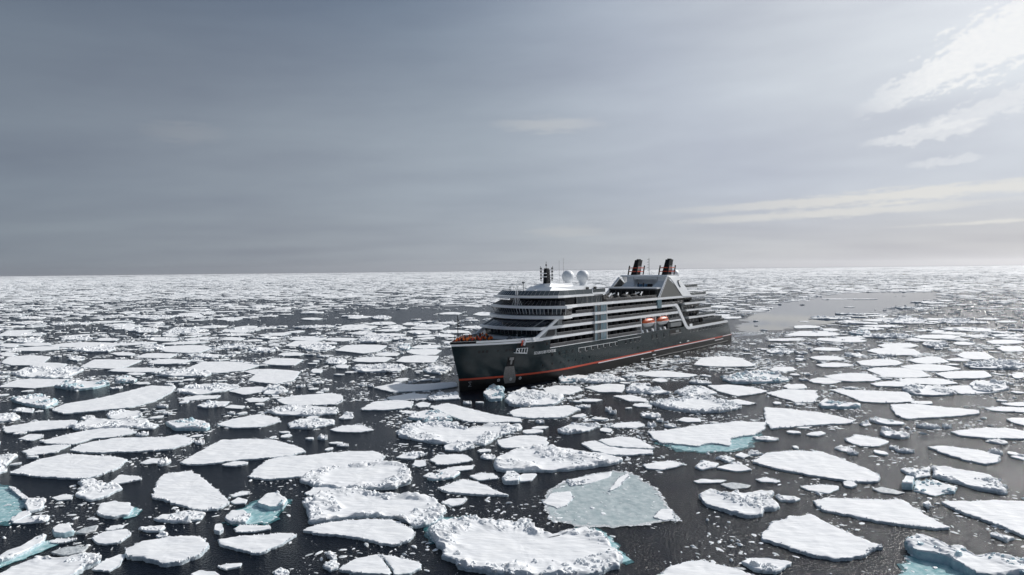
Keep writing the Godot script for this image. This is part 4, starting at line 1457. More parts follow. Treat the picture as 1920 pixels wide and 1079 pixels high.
	beam(st, hull_point(16.9, 13.7, 1, 0.3), hull_point(16.4, 12.1, 1, 0.5), 0.5)
	build("davit_arm", st, M.white_paint, niche)
	st = tool()
	hexa(st, [hull_point(13.9, 10.0, 1, 0.05), hull_point(17.6, 9.6, 1, 0.05), hull_point(17.6, 9.6, 1, 0.9), hull_point(13.9, 10.0, 1, 0.9),
		hull_point(13.9, 10.2, 1, 0.05), hull_point(17.6, 9.9, 1, 0.05), hull_point(17.6, 9.9, 1, 0.9), hull_point(13.9, 10.2, 1, 0.9)])
	for k in 5:
		var s := 14.0 + k * 0.87
		beam(st, hull_point(s, 10.0, 1, 0.85), hull_point(s, 11.4, 1, 0.85), 0.16)
	beam(st, hull_point(14.0, 11.4, 1, 0.85), hull_point(17.5, 11.3, 1, 0.85), 0.14)
	beam(st, hull_point(14.0, 11.3, 1, 0.85), hull_point(15.3, 10.1, 1, 0.85), 0.14)
	build("folding_platform", st, M.white_paint, niche)
	# painted marks near the waterline
	for s in [10.9, 14.6, 17.6]:
		st = tool()
		for i in 12:
			var b0 := TAU * i / 12
			var b1 := TAU * (i + 1) / 12
			quad(st, hull_point(s + cos(b0) * 0.30, 2.2 + sin(b0) * 0.30, 1, 0.08), hull_point(s + cos(b1) * 0.30, 2.2 + sin(b1) * 0.30, 1, 0.08), hull_point(s + cos(b1) * 0.42, 2.2 + sin(b1) * 0.42, 1, 0.08), hull_point(s + cos(b0) * 0.42, 2.2 + sin(b0) * 0.42, 1, 0.08))
		for d in [Vector2(1, 1), Vector2(1, -1)]:
			beam(st, hull_point(s - d.x * 0.28, 2.2 - d.y * 0.28, 1, 0.08), hull_point(s + d.x * 0.28, 2.2 + d.y * 0.28, 1, 0.08), 0.12, 0.03)
		build("thruster_mark", st, M.white_paint, hull)
	st = tool()
	var zz := [Vector2(3.4, 2.35), Vector2(2.6, 2.35), Vector2(3.2, 1.7), Vector2(2.6, 1.1), Vector2(3.4, 1.1)]
	for k in 4:
		beam(st, hull_point(zz[k].x, zz[k].y, 1, 0.06), hull_point(zz[k + 1].x, zz[k + 1].y, 1, 0.06), 0.17, 0.04)
	build("bulb_mark", st, M.white_paint, hull)

func make_decks() -> void:
	# white deck bands, lowest first
	slab("deck_band", M.white_paint, rect(19.5, 84.0, 12.05), 13.0, 13.80, ship)
	slab("deck_band", M.white_paint, rect(106.4, 117.6, 12.03), 13.10, 13.70, ship)
	var b3 := arc(19.0, 3.6, 12.02, 14)
	slab("deck_band", M.white_paint, plan(b3, [Vector2(115.4, 12.05)]), 16.05, 16.93, ship)
	var b2 := arc(24.0, 6.6, 14.9, 18)
	slab("bridge_deck_band", M.white_paint, plan(b2, [Vector2(35.8, 14.5), Vector2(38.4, 12.06), Vector2(97.0, 12.06)]), 19.0, 19.95, ship)
	var b1 := arc(26.0, 5.8, 15.3, 18)
	slab("bridge_roof_band", M.white_paint, plan(b1, [Vector2(35.0, 15.0), Vector2(37.2, 13.3), Vector2(41.8, 12.3), Vector2(63.0, 12.3), Vector2(64.0, 12.06), Vector2(127.0, 12.06)]), 22.12, 22.98, ship)
	var b0 := arc(25.4, 5.0, 13.0, 16)
	slab("top_deck_band", M.white_paint, plan(b0, [Vector2(33.0, 13.2), Vector2(38.0, 12.7), Vector2(51.2, 12.5)]), 25.35, 26.05, ship)
	slab("top_deck_step", M.white_paint, rect(51.3, 59.4, 12.2), 25.75, 26.4, ship)
	# cabin balconies
	balconies(10.55, 13.05, 27.6, 84.0, 4.3, ship)
	balconies(13.70, 16.15, 31.2, 52.0, 4.2, ship)
	balconies(13.70, 16.15, 59.6, 84.0, 4.1, ship)
	balconies(16.85, 19.05, 34.2, 52.0, 4.4, ship)
	balconies(16.85, 19.05, 59.6, 113.0, 4.1, ship)
	balconies(19.95, 22.2, 41.5, 52.0, 3.5, ship)
	balconies(19.95, 22.2, 59.6, 96.0, 4.05, ship)
	balconies(19.95, 22.2, 99.8, 119.0, 4.8, ship)
	# core of the superstructure, behind the balconies
	box_part("inner_house", M.grey_paint, ship, 27.5, 118.0, 10.4, 13.04, -11.9, 9.5)
	box_part("inner_house", M.grey_paint, ship, 27.5, 118.0, 13.72, 16.14, -11.9, 8.9)
	box_part("inner_house", M.grey_paint, ship, 31.0, 118.0, 16.86, 19.04, -11.9, 9.5)
	box_part("inner_house", M.grey_paint, ship, 40.0, 118.0, 19.96, 22.19, -11.9, 9.5)
	# forward flank panels beside the diagonal
	var st := tool()
	side_plate(st, PackedVector2Array([Vector2(27.2, 16.86), Vector2(34.1, 16.86), Vector2(34.1, 19.04), Vector2(31.4, 19.04)]), 11.5, 11.85)
	build("flank_panel", st, M.grey_paint, ship)
	st = tool()
	side_plate(st, PackedVector2Array([Vector2(28.4, 17.0), Vector2(31.6, 17.0), Vector2(31.6, 18.9), Vector2(31.2, 18.9)]), 11.85, 11.9)
	build("flank_window", st, M.grey_glass, ship)
	st = tool()
	side_plate(st, PackedVector2Array([Vector2(20.6, 13.71), Vector2(31.1, 13.71), Vector2(31.1, 16.14), Vector2(25.6, 16.14)]), 11.5, 11.85)
	build("flank_panel", st, M.grey_paint, ship)
	st = tool()
	side_plate(st, PackedVector2Array([Vector2(25.2, 14.1), Vector2(29.8, 14.1), Vector2(30.2, 14.5), Vector2(30.2, 15.8), Vector2(26.9, 15.8)]), 11.85, 11.9)
	build("flank_window", st, M.dark_glass, ship)
	# the white diagonal that climbs from the bulwark to the bridge deck
	for side in [1.0, -1.0]:
		st = tool()
		side_plate(st, PackedVector2Array([Vector2(19.0, 13.66), Vector2(21.4, 13.66), Vector2(32.8, 19.06), Vector2(30.6, 19.06), Vector2(20.6, 14.35), Vector2(19.0, 14.2)]), minf(side * 11.75, side * 12.16), maxf(side * 11.75, side * 12.16))
		build("diagonal_stripe", st, M.white_paint, ship)
	# lounge front on the foredeck
	var low := []
	var high := []
	var line := arc(22.6, 2.2, 11.4, 14)
	for p in line:
		low.append(Vector3(p.x, 12.95, p.y))
		high.append(Vector3(p.x - 0.2, 14.55, p.y))
	st = tool()
	sheet(st, low, high)
	var front := build("lounge_front", st, M.hull_green, ship)
	for k in 14:
		st = tool()
		var a: Vector3 = high[k].lerp(high[k + 1], 0.06)
		var b: Vector3 = high[k].lerp(high[k + 1], 0.94)
		quad(st, a, a + Vector3(-0.3, 1.55, 0), b + Vector3(-0.3, 1.55, 0), b)
		build("lounge_window", st, M.dark_glass, front)
	st = tool()
	for k in 15:
		beam(st, high[k], high[k] + Vector3(-0.3, 1.6, 0), 0.22 if k % 4 == 2 else 0.1)
	build("lounge_mullion", st, M.grey_paint, front)
	# sloped glass front under the bridge
	var sl := Node3D.new()
	sl.name = "sloped_front"
	ship.add_child(sl)
	var la := arc(19.5, 3.5, 11.9, 12)
	var ha := arc(25.2, 4.6, 11.9, 12)
	for k in 12:
		st = tool()
		var q0 := Vector3(la[k].x, 16.86, la[k].y)
		var q1 := Vector3(la[k + 1].x, 16.86, la[k + 1].y)
		var r0 := Vector3(ha[k].x, 19.04, ha[k].y)
		var r1 := Vector3(ha[k + 1].x, 19.04, ha[k + 1].y)
		quad(st, q0.lerp(q1, 0.03), r0.lerp(r1, 0.03), r0.lerp(r1, 0.97), q0.lerp(q1, 0.97))
		build("front_pane", st, M.front_glass, sl)
		if k == 1 or k == 11:
			st = tool()
			beam(st, q0 + Vector3(0, 0.05, 0), r0 + Vector3(0, 0.05, 0), 0.3)
			build("front_mullion", st, M.grey_paint, sl)
	# bridge: outward-leaning windows right across and out to the wing tips
	var bridge := Node3D.new()
	bridge.name = "bridge"
	ship.add_child(bridge)
	var wl := arc(27.0, 5.4, 14.2, 26)
	var wh := arc(26.2, 5.6, 14.9, 26)
	wl.append_array([Vector2(36.4, 13.6)])
	wh.append_array([Vector2(36.6, 14.0)])
	for k in wl.size() - 1:
		var q0 := Vector3(wl[k].x, 20.35, wl[k].y)
		var q1 := Vector3(wl[k + 1].x, 20.35, wl[k + 1].y)
		var r0 := Vector3(wh[k].x, 22.18, wh[k].y)
		var r1 := Vector3(wh[k + 1].x, 22.18, wh[k + 1].y)
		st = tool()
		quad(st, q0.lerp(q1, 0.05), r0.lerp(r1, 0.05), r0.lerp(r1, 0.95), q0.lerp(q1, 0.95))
		build("bridge_window", st, M.grey_glass if k in [15, 17, 19, 20, 23, 24, 1, 3] else M.dark_glass, bridge)  # paler grey panes paint in the patchy reflections on the glass
		st = tool()
		beam(st, q0, r0, 0.13)
		build("bridge_mullion", st, M.white_paint if k > 12 or k < 5 else M.grey_paint, bridge)
		st = tool()
		quad(st, Vector3(q0.x, 19.94, q0.z), q0, q1, Vector3(q1.x, 19.94, q1.z))
		build("bridge_sill", st, M.dark_paint, bridge)
	box_part("bridge_core", M.slate_paint, bridge, 33.5, 40.0, 19.96, 22.18, -11.5, 11.5)
	var path := []
	for p in arc(24.35, 6.5, 14.6, 20):
		path.append(Vector3(p.x, 19.95, p.y))
	path.append(Vector3(35.7, 19.95, 14.3))
	path.append(Vector3(38.2, 19.95, 12.0))
	rail("bridge_rail", bridge, path, 1.0, M.steel, 1.05, 2, 0.05)
	# slanted glass screen above the bridge
	var screen := Node3D.new()
	screen.name = "slanted_screen"
	ship.add_child(screen)
	var sa := arc(26.4, 5.6, 14.6, 22)
	var sb := arc(29.2, 5.4, 12.6, 22)
	for k in 22:
		var q0 := Vector3(sa[k].x, 22.99, sa[k].y)
		var q1 := Vector3(sa[k + 1].x, 22.99, sa[k + 1].y)
		var r0 := Vector3(sb[k].x, 24.35, sb[k].y)
		var r1 := Vector3(sb[k + 1].x, 24.35, sb[k + 1].y)
		st = tool()
		quad(st, q0.lerp(q1, 0.03), r0.lerp(r1, 0.03), r0.lerp(r1, 0.97), q0.lerp(q1, 0.97))
		build("screen_pane", st, M.front_glass, screen)
		st = tool()
		beam(st, q0 + Vector3(0, 0.04, 0), r0 + Vector3(0, 0.04, 0), 0.11)
		build("screen_rib", st, M.steel, screen)
	var back := plan(arc(33.0, 3.5, 11.0, 10), [Vector2(59.0, 11.4)])
	slab("observation_lounge", M.dark_glass, back, 22.99, 25.34, ship)
	for k in 6:
		box_part("lounge_post", M.steel if k % 2 == 0 else M.grey_paint, ship, 42.6 + k * 2.9, 42.8 + k * 2.9, 22.99, 25.34, 11.4, 11.6)
	box_part("lounge_screen", M.grey_glass, ship, 42.8, 57.4, 22.99, 25.2, 11.40, 11.44)
	# top deck: wind screen, house, mast, domes
	var ws := Node3D.new()
	ws.name = "wind_screen"
	ship.add_child(ws)
	var wa := arc(26.2, 5.2, 12.3, 20)
	var wb := arc(28.2, 5.2, 11.6, 20)
	wa.append_array([Vector2(34.5, 12.5), Vector2(37, 12.3), Vector2(41, 12.2), Vector2(46, 12.1), Vector2(51, 12.1)])
	wb.append_array([Vector2(34.9, 12.0), Vector2(37, 11.9), Vector2(41, 11.9), Vector2(46, 11.9), Vector2(51, 11.9)])
	for k in wa.size() - 1:
		var q0 := Vector3(wa[k].x, 26.06, wa[k].y)
		var q1 := Vector3(wa[k + 1].x, 26.06, wa[k + 1].y)
		var r0 := Vector3(wb[k].x, 27.55, wb[k].y)
		var r1 := Vector3(wb[k + 1].x, 27.55, wb[k + 1].y)
		st = tool()
		quad(st, q0, r0, r1, q1)
		build("screen_pane", st, M.grey_glass, ws)
		st = tool()
		beam(st, q0, r0, 0.07)
		build("screen_post", st, M.steel, ws)
	box_part("wind_screen_pane", M.grey_glass, ship, 51.6, 59.2, 26.4, 27.6, 11.9, 11.95)
	st = tool()
	hexa(st, [Vector3(35.2, 26.06, -5.5), Vector3(63.0, 26.06, -6.5), Vector3(63.0, 26.06, 6.5), Vector3(35.2, 26.06, 5.5),
		Vector3(39.0, 28.5, -4.5), Vector3(62.6, 28.5, -6.0), Vector3(62.6, 28.5, 6.0), Vector3(39.0, 28.5, 4.5)])
	var house := build("top_house", st, M.white_paint, ship)
	st = tool()
	hexa(st, [Vector3(39.2, 28.5, -3.6), Vector3(52.0, 28.5, -4.6), Vector3(52.0, 28.5, 4.0), Vector3(39.2, 28.5, 3.4),
		Vector3(41.0, 29.5, -2.4), Vector3(51.8, 29.5, -4.2), Vector3(51.8, 29.5, 3.6), Vector3(41.0, 29.5, 2.6)])
	build("mast_base", st, M.white_paint, house)
	for w in [[56.2, 57.4], [61.0, 62.2]]:
		box_part("house_door", M.void_shade_black, house, w[0], w[1], 26.2, 28.0, 6.15, 6.6)
	st = tool()
	hexa(st, [Vector3(41.2, 29.5, -0.7), Vector3(43.4, 29.5, -0.7), Vector3(43.4, 29.5, 0.7), Vector3(41.2, 29.5, 0.7),
		Vector3(41.5, 33.9, -0.6), Vector3(43.2, 33.9, -0.6), Vector3(43.2, 33.9, 0.6), Vector3(41.5, 33.9, 0.6)])
	hexa(st, [Vector3(41.5, 33.9, -0.6), Vector3(43.2, 33.9, -0.6), Vector3(43.2, 33.9, 0.6), Vector3(41.5, 33.9, 0.6),
		Vector3(41.6, 34.5, -0.5), Vector3(42.7, 34.5, -0.5), Vector3(42.7, 34.5, 0.5), Vector3(41.6, 34.5, 0.5)])
	var mast := build("radar_mast", st, M.dark_paint, ship)
	for y in [30.6, 31.4, 32.3, 33.2, 34.0]:
		st = tool()
		beam(st, Vector3(42.2, y, -2.6), Vector3(42.2, y, 2.6), 0.10)
		build("yard", st, M.steel, mast)
	for t in [-2.5, -2.1, 2.1, 2.5]:
		st = tool()
		beam(st, Vector3(42.2, 30.2, t), Vector3(42.2, 35.2 if absf(t) > 2.3 else 34.3, t), 0.09)
		for k in 4:
			box(st, 42.1, 42.3, 31.0 + k * 1.1, 31.4 + k * 1.1, t - 0.12, t + 0.12)
		build("antenna", st, M.dark_paint, mast)
	for a in [[41.6, 36.6, 0.3], [42.6, 36.8, -0.4]]:
		st = tool()
		beam(st, Vector3(a[0], 34.4, a[2]), Vector3(a[0], a[1], a[2]), 0.08)
		box(st, a[0] - 0.16, a[0] + 0.16, 35.3, 35.8, a[2] - 0.16, a[2] + 0.16)
		build("antenna", st, M.dark_paint, mast)
	for y in [31.6, 32.7]:
		box_part("radar_scanner", M.white_paint, mast, 40.6, 41.1, y, y + 0.25, -1.5, 0.9)
	for t in [-3.1, 3.1]:
		st = soft_tool()
		var prof := []
		for k in 17:
			var a := lerpf(-1.05, PI * 0.5, k / 16.0)
			prof.append(Vector2(maxf(cos(a) * 2.2, 0.001), sin(a) * 2.2))
		lathe(st, prof, 28, Vector3(59.0, 31.6, t))
		var dome := build("radome", st, M.white_paint, ship)
		st = tool()
		lathe(st, [Vector2(1.25, -3.1), Vector2(1.25, -1.85)], 16, Vector3(59.0, 31.6, t))
		build("pedestal", st, M.white_paint, dome)
	for a in [[51.9, 37.9, 0.0], [55.0, 37.2, -4.0]]:
		st = tool()
		beam(st, Vector3(a[0], 28.5, a[2]), Vector3(a[0], a[1], a[2]), 0.06)
		build("whip_antenna", st, M.steel, ship)
	# signal mast on the bridge roof
	st = tool()
	for t in [-0.35, 0.35]:
		beam(st, Vector3(26.5, 23.0, t), Vector3(26.5, 28.4, t), 0.16)
	for t in [-2.0, -1.0, 1.0, 2.0]:
		beam(st, Vector3(26.6, 23.0, t), Vector3(26.5, 26.3, t * 0.15), 0.11)
	beam(st, Vector3(26.5, 28.2, 0), Vector3(26.5, 29.4, 0), 0.08)
	build("signal_mast", st, M.white_paint, ship)
	for k in 3:
		st = tool()
		var s := 30.5 + k * 2.0
		beam(st, Vector3(s, 26.1, -6.0), Vector3(s, 28.6, -6.0), 0.09)
		box(st, s - 0.25, s + 0.25, 28.5, 28.65, -6.25, -5.75)
		build("deck_lamp", st, M.dark_paint, ship)
	st = tool()
	lathe(st, [Vector2(0.08, 0.0), Vector2(0.08, 1.2), Vector2(0.35, 1.7), Vector2(0.05, 2.0)], 8, Vector3(31.0, 26.1, 4.0))
	box(st, 30.9, 31.1, 27.9, 28.05, 2.6, 5.4)
	build("radar_scanner", st, M.white_paint, ship)
	st = tool()
	beam(st, Vector3(36.8, 27.0, -5.5), Vector3(36.8, 29.5, -5.5), 0.16)
	lathe(st, [Vector2(0.02, 0.0), Vector2(0.5, 0.5), Vector2(0.5, 0.9)], 10, Vector3(36.8, 29.3, -5.5))
	build("searchlight", st, M.grey_paint, ship)

func make_midship() -> void:
	# glass lift tower on the side and the smaller one aft
	var tower := Node3D.new()
	tower.name = "glass_tower"
	ship.add_child(tower)
	var lv := [10.55, 13.05, 13.70, 16.15, 16.85, 19.05, 19.95, 22.2]
	for k in 4:
		var y0: float = lv[k * 2]
		var y1: float = lv[k * 2 + 1]
		for j in 4:
			box_part("tower_pane", M.tower_glass if j != 1 else M.grey_glass, tower, 52.1 + j * 1.82, 53.8 + j * 1.82, y0 + 0.03, y1 - 0.03, 11.9, 12.22 + (0.1 if j > 1 else 0.0))
		for j in 5:
			box_part("tower_mullion", M.steel, tower, 52.0 + j * 1.82, 52.1 + j * 1.82, y0, y1, 11.85, 12.36)
		if k < 3:
			box_part("tower_band", M.white_paint, tower, 52.0, 59.5, y1 - 0.02, y1 + 0.72, 12.07, 12.40)
	box_part("tower_edge", M.white_paint, tower, 59.4, 59.62, 10.5, 22.2, 11.7, 12.42)
	box_part("tower_core", M.slate_paint, tower, 52.0, 59.4, 10.5, 22.1, 9.6, 11.85)
	var small := Node3D.new()
	small.name = "small_glass_tower"
	ship.add_child(small)
	for j in 3:
		box_part("tower_pane", M.tower_glass, small, 96.2 + j * 1.15, 97.3 + j * 1.15, 18.9, 22.2, 11.6, 12.2)
	# the white zigzag ribbon down to the after deck
	for side in [1.0, -1.0]:
		var st := tool()
		var pts := PackedVector2Array([Vector2(99.6, 19.1), Vector2(111.3, 19.1), Vector2(113.0, 18.0), Vector2(119.9, 10.6), Vector2(121.6, 9.35), Vector2(123.6, 8.95), Vector2(164.9, 9.22),
			Vector2(164.2, 10.15), Vector2(124.6, 9.95), Vector2(122.9, 10.35), Vector2(121.9, 11.2), Vector2(114.4, 18.9), Vector2(113.2, 19.85), Vector2(112.2, 20.0), Vector2(99.6, 20.0)])
		var b := 12.0
		side_plate(st, pts, minf(side * (b - 0.25), side * (b + 0.14)), maxf(side * (b - 0.25), side * (b + 0.14)))
		build("zigzag_ribbon", st, M.white_paint, ship)
	# lifeboat bay
	var bay := Node3D.new()
	bay.name = "lifeboat_bay"
	ship.add_child(bay)
	box_part("bay_back", M.slate_paint, bay, 84.1, 106.4, 10.4, 16.1, 8.9, 9.1)
	box_part("bay_floor", M.grey_paint, bay, 84.1, 106.4, 10.36, 10.5, 9.1, 11.95)
	for s in [84.2, 95.4, 106.2]:
		box_part("davit_post", M.white_paint if s < 100.0 else M.grey_paint, bay, s - 0.15, s + 0.15, 10.5, 16.14, 11.3, 11.9)
	for s in [86.5, 92.6, 98.4, 103.6]:
		var st := tool()
		beam(st, Vector3(s, 16.0, 10.2), Vector3(s, 15.9, 12.3), 0.35)
		beam(st, Vector3(s, 15.9, 12.2), Vector3(s, 15.2, 12.2), 0.2)
		build("davit_arm", st, M.white_paint, bay)
	for s in [85.0, 88.4, 93.0, 99.2, 102.8]:
		var st := tool()
		hexa(st, [Vector3(s - 0.45, 10.5, 11.7), Vector3(s + 0.45, 10.5, 11.7), Vector3(s + 0.45, 10.5, 12.2), Vector3(s - 0.45, 10.5, 12.2),
			Vector3(s - 0.75, 11.5, 11.4), Vector3(s + 0.2, 11.5, 11.4), Vector3(s + 0.2, 11.5, 12.0), Vector3(s - 0.75, 11.5, 12.0)])
		build("raft_cradle", st, M.white_paint, bay)
	# boat deck abaft the bay
	box_part("rescue_locker", M.grey_paint, ship, 107.6, 117.2, 11.0, 12.6, 10.6, 11.9)
	box_part("boat_deck_wall", M.slate_paint, ship, 106.5, 121.0, 10.36, 16.1, 9.1, 10.4)
	box_part("boat_deck_rail", M.balustrade_glass, ship, 107.0, 116.6, 13.75, 14.7, 11.85, 11.9)
	for s in [109.5, 113.0]:
		box_part("deck_post", M.grey_paint, ship, s, s + 0.25, 14.0, 16.12, 11.3, 11.7)
	# pool deck amidships
	slab("pool_deck", M.deck_teak, rect(59.6, 100.0, 11.6), 22.99, 23.02, ship)
	for side in [1.0, -1.0]:
		for k in 9:
			box_part("balustrade", M.balustrade_glass, ship, 60.2 + k * 4.0, 64.0 + k * 4.0, 23.05, 24.0, side * 11.82 - 0.03, side * 11.82 + 0.03)
		box_part("handrail", M.steel, ship, 60.0, 96.4, 24.0, 24.08, side * 11.82 - 0.06, side * 11.82 + 0.06)
	box_part("pool_house_front", M.slate_paint, ship, 99.0, 118.0, 22.99, 26.2, -10.6, 10.6)
	for k in 8:
		box_part("pool_house_window", M.dark_glass, ship, 98.92, 99.0, 23.4, 25.6, -10.0 + k * 2.5, -7.9 + k * 2.5)
	# funnel arch
	slab("upper_deck", M.white_paint, rect(98.4, 133.5, 10.8), 26.2, 26.75, ship)
	var st := soft_tool()
	var roof := PackedVector2Array([Vector2(107.6, 30.75), Vector2(107.4, 31.1), Vector2(107.8, 31.45), Vector2(116.6, 31.5), Vector2(117.4, 31.0), Vector2(117.0, 30.7)])
	st = tool()
	side_plate(st, roof, -10.5, 10.5)
	var arch := build("funnel_arch_roof", st, M.white_paint, ship)
	box_part("arch_back_wall", M.white_paint, ship, 113.6, 114.0, 26.76, 30.7, -8.5, 8.5)
	box_part("arch_soffit_lit_band", M.white_paint, ship, 109.5, 113.5, 29.7, 30.7, -5.2, 5.2)  # plain white box, no lamp; stands in for the lit band under the roof
	for t in [-7.0, 7.0]:
		st = tool()
		hexa(st, [Vector3(107.2, 26.76, t - 3.0), Vector3(113.5, 26.76, t - 3.0), Vector3(113.5, 26.76, t + 3.0), Vector3(107.2, 26.76, t + 3.0),
			Vector3(109.4, 28.9, t - 1.5), Vector3(113.5, 28.9, t - 1.5), Vector3(113.5, 28.9, t + 1.5), Vector3(109.4, 28.9, t + 1.5)])
		hexa(st, [Vector3(109.4, 28.9, t - 1.5), Vector3(113.5, 28.9, t - 1.5), Vector3(113.5, 28.9, t + 1.5), Vector3(109.4, 28.9, t + 1.5),
			Vector3(109.4, 30.72, t - 1.5), Vector3(113.5, 30.72, t - 1.5), Vector3(113.5, 30.72, t + 1.5), Vector3(109.4, 30.72, t + 1.5)])
		build("funnel_pillar", st, M.white_paint, arch)
	for t in [-1.8, 0.6, 2.8]:
		box_part("bar_cabinet", M.pool_blue if t < 2.0 else M.dark_paint, ship, 107.6, 108.6, 26.76, 27.9, t - 0.9, t + 0.9)
	for side in [1.0, -1.0]:
		# side panel with the emblem
		st = tool()
		var left := [Vector3(107.6, 31.2, 10.4), Vector3(109.2, 30.6, 10.7), Vector3(111.2, 29.3, 11.0), Vector3(113.2, 27.4, 11.35), Vector3(115.6, 25.0, 11.8), Vector3(117.8, 22.9, 12.2)]
		var right := [Vector3(116.2, 31.3, 10.4), Vector3(117.4, 30.6, 10.6), Vector3(119.2, 29.0, 10.95), Vector3(121.0, 27.3, 11.3), Vector3(123.4, 25.2, 11.75), Vector3(126.4, 22.5, 12.2)]
		for k in 5:
			var p: Array = []
			for v in [left[k], right[k], right[k + 1], left[k + 1]]:
				p.append(Vector3(v.x, v.y, v.z * side))
			var q: Array = []
			for v in p:
				q.append(v - Vector3(0, 0.05, 0.35 * side))
			hexa(st, [q[0], q[1], q[2], q[3], p[0], p[1], p[2], p[3]])
		var panel := build("arch_panel", st, M.white_paint, ship)
		if side > 0:
			st = tool()
			var e := [Vector2(0.62, 0.86), Vector2(0.30, 0.86), Vector2(0.20, 0.66), Vector2(0.20, 0.36), Vector2(0.36, 0.10)]
			var o := Vector3(116.0, 26.2, 11.62)
			var ux := Vector3(3.2, 0.0, 0.0)
			var uy := Vector3(-1.25, 3.4, -0.55)
			for k in 4:
				var a: Vector3 = o + ux * e[k].x + uy * e[k].y
				var b: Vector3 = o + ux * e[k + 1].x + uy * e[k + 1].y
				beam(st, a, b, 0.34, 0.3)
			build("emblem", st, M.mesh_grey, panel)
		# forward strut and the mesh screen behind it
		st = tool()
		tri(st, Vector3(98.6, 23.0, 12.0 * side), Vector3(107.6, 30.2, 10.7 * side), Vector3(117.6, 22.99, 12.0 * side))
		tri(st, Vector3(107.6, 30.2, 10.7 * side), Vector3(113.0, 27.5, 11.2 * side), Vector3(117.6, 22.99, 12.0 * side))
		build("mesh_screen", st, M.mesh_grey, ship)
		for off in [0.0, 1.3]:
			st = tool()
			beam(st, Vector3(96.9 + off, 23.0, 12.1 * side), Vector3(106.6 + off * 0.7, 30.6, 10.7 * side), 0.34 if off == 0.0 else 0.24)
			build("arch_strut", st, M.white_paint, ship)
		st = tool()
		for k in 12:
			var a := Vector3(96.9, 23.0, 12.1 * side).lerp(Vector3(106.6, 30.6, 10.7 * side), (k + 0.5) / 12.0)
			beam(st, a, a + Vector3(1.2, 0.3, 0), 0.14)
		build("strut_rung", st, M.steel, ship)
		# funnels
		var t: float = 7.0 * side
		st = tool()
		var low := [Vector2(111.9, -1.15), Vector2(115.9, -1.15), Vector2(115.9, 1.15), Vector2(111.9, 1.15)]
		var ring := []
		for y in [31.45, 35.3, 37.7]:
			var row := []
			var lean: float = (y - 31.45) * 0.46
			for v in low:
				var w: float = 1.0 if y < 35.0 else (0.86 if y < 37.0 else 0.80)
				var m: float = 113.9 + lean
				row.append(Vector3(m + (v.x - 113.9) * w, y, t + v.y * w))
			ring.append(row)
		for k in 2:
			hexa(st, [ring[k][0], ring[k][1], ring[k][2], ring[k][3], ring[k + 1][0], ring[k + 1][1], ring[k + 1][2], ring[k + 1][3]])
		var funnel := build("funnel", st, M.dark_paint, ship)
		for y in [32.9, 34.4]:
			st = tool()
			var lean: float = (y - 31.45) * 0.36
			for q in [[111.0, 117.0, -2.0, -1.8], [111.0, 117.0, 1.8, 2.0], [111.0, 111.2, -2.0, 2.0], [116.8, 117.0, -2.0, 2.0]]:
				box(st, q[0] + lean, q[1] + lean, y - 0.16, y + 0.16, t + q[2], t + q[3])
			build("funnel_ring", st, M.stripe_red, funnel)
		for q in [Vector2(111.1, -1.9), Vector2(111.1, 1.9), Vector2(116.9, -1.9), Vector2(116.9, 1.9)]:
			st = tool()
			beam(st, Vector3(q.x, 31.5, t + q.y), Vector3(q.x + 1.3, 35.3, t + q.y), 0.38)
			build("funnel_post", st, M.dark_paint, funnel)
		box_part("funnel_louvre", M.grey_paint, funnel, 113.6, 116.6, 33.3, 35.2, t + 0.95, t + 1.22)
		for k in 3:
			st = tool()
			lathe(st, [Vector2(0.38, 0.0), Vector2(0.38, 0.4), Vector2(0.28, 0.4)], 10, Vector3(115.7 + k * 1.1, 37.65, t))
			build("exhaust_pipe", st, M.cover_black, funnel)
	st = tool()
	beam(st, Vector3(112.6, 31.4, 0), Vector3(112.6, 38.3, 0), 0.16)
	for k in 5:
		beam(st, Vector3(112.6, 33.4 + k * 1.1, -0.1), Vector3(112.6, 33.4 + k * 1.1, -0.8 - 0.15 * (k % 2)), 0.14)
	beam(st, Vector3(112.6, 34.0, 0), Vector3(114.8, 31.5, 1.2), 0.05)
	build("after_mast", st, M.steel, ship)
	st = soft_tool()
	var prof := []
	for k in 13:
		var a := lerpf(-0.9, PI * 0.5, k / 12.0)
		prof.append(Vector2(maxf(cos(a) * 2.1, 0.001), sin(a) * 2.1))
	lathe(st, prof, 24, Vector3(124.5, 31.6, 5.2))
	var dome := build("radome", st, M.white_paint, ship)
	st = tool()
	lathe(st, [Vector2(1.2, -4.85), Vector2(1.2, -1.6)], 14, Vector3(124.5, 31.6, 5.2))
	build("pedestal", st, M.white_paint, dome)

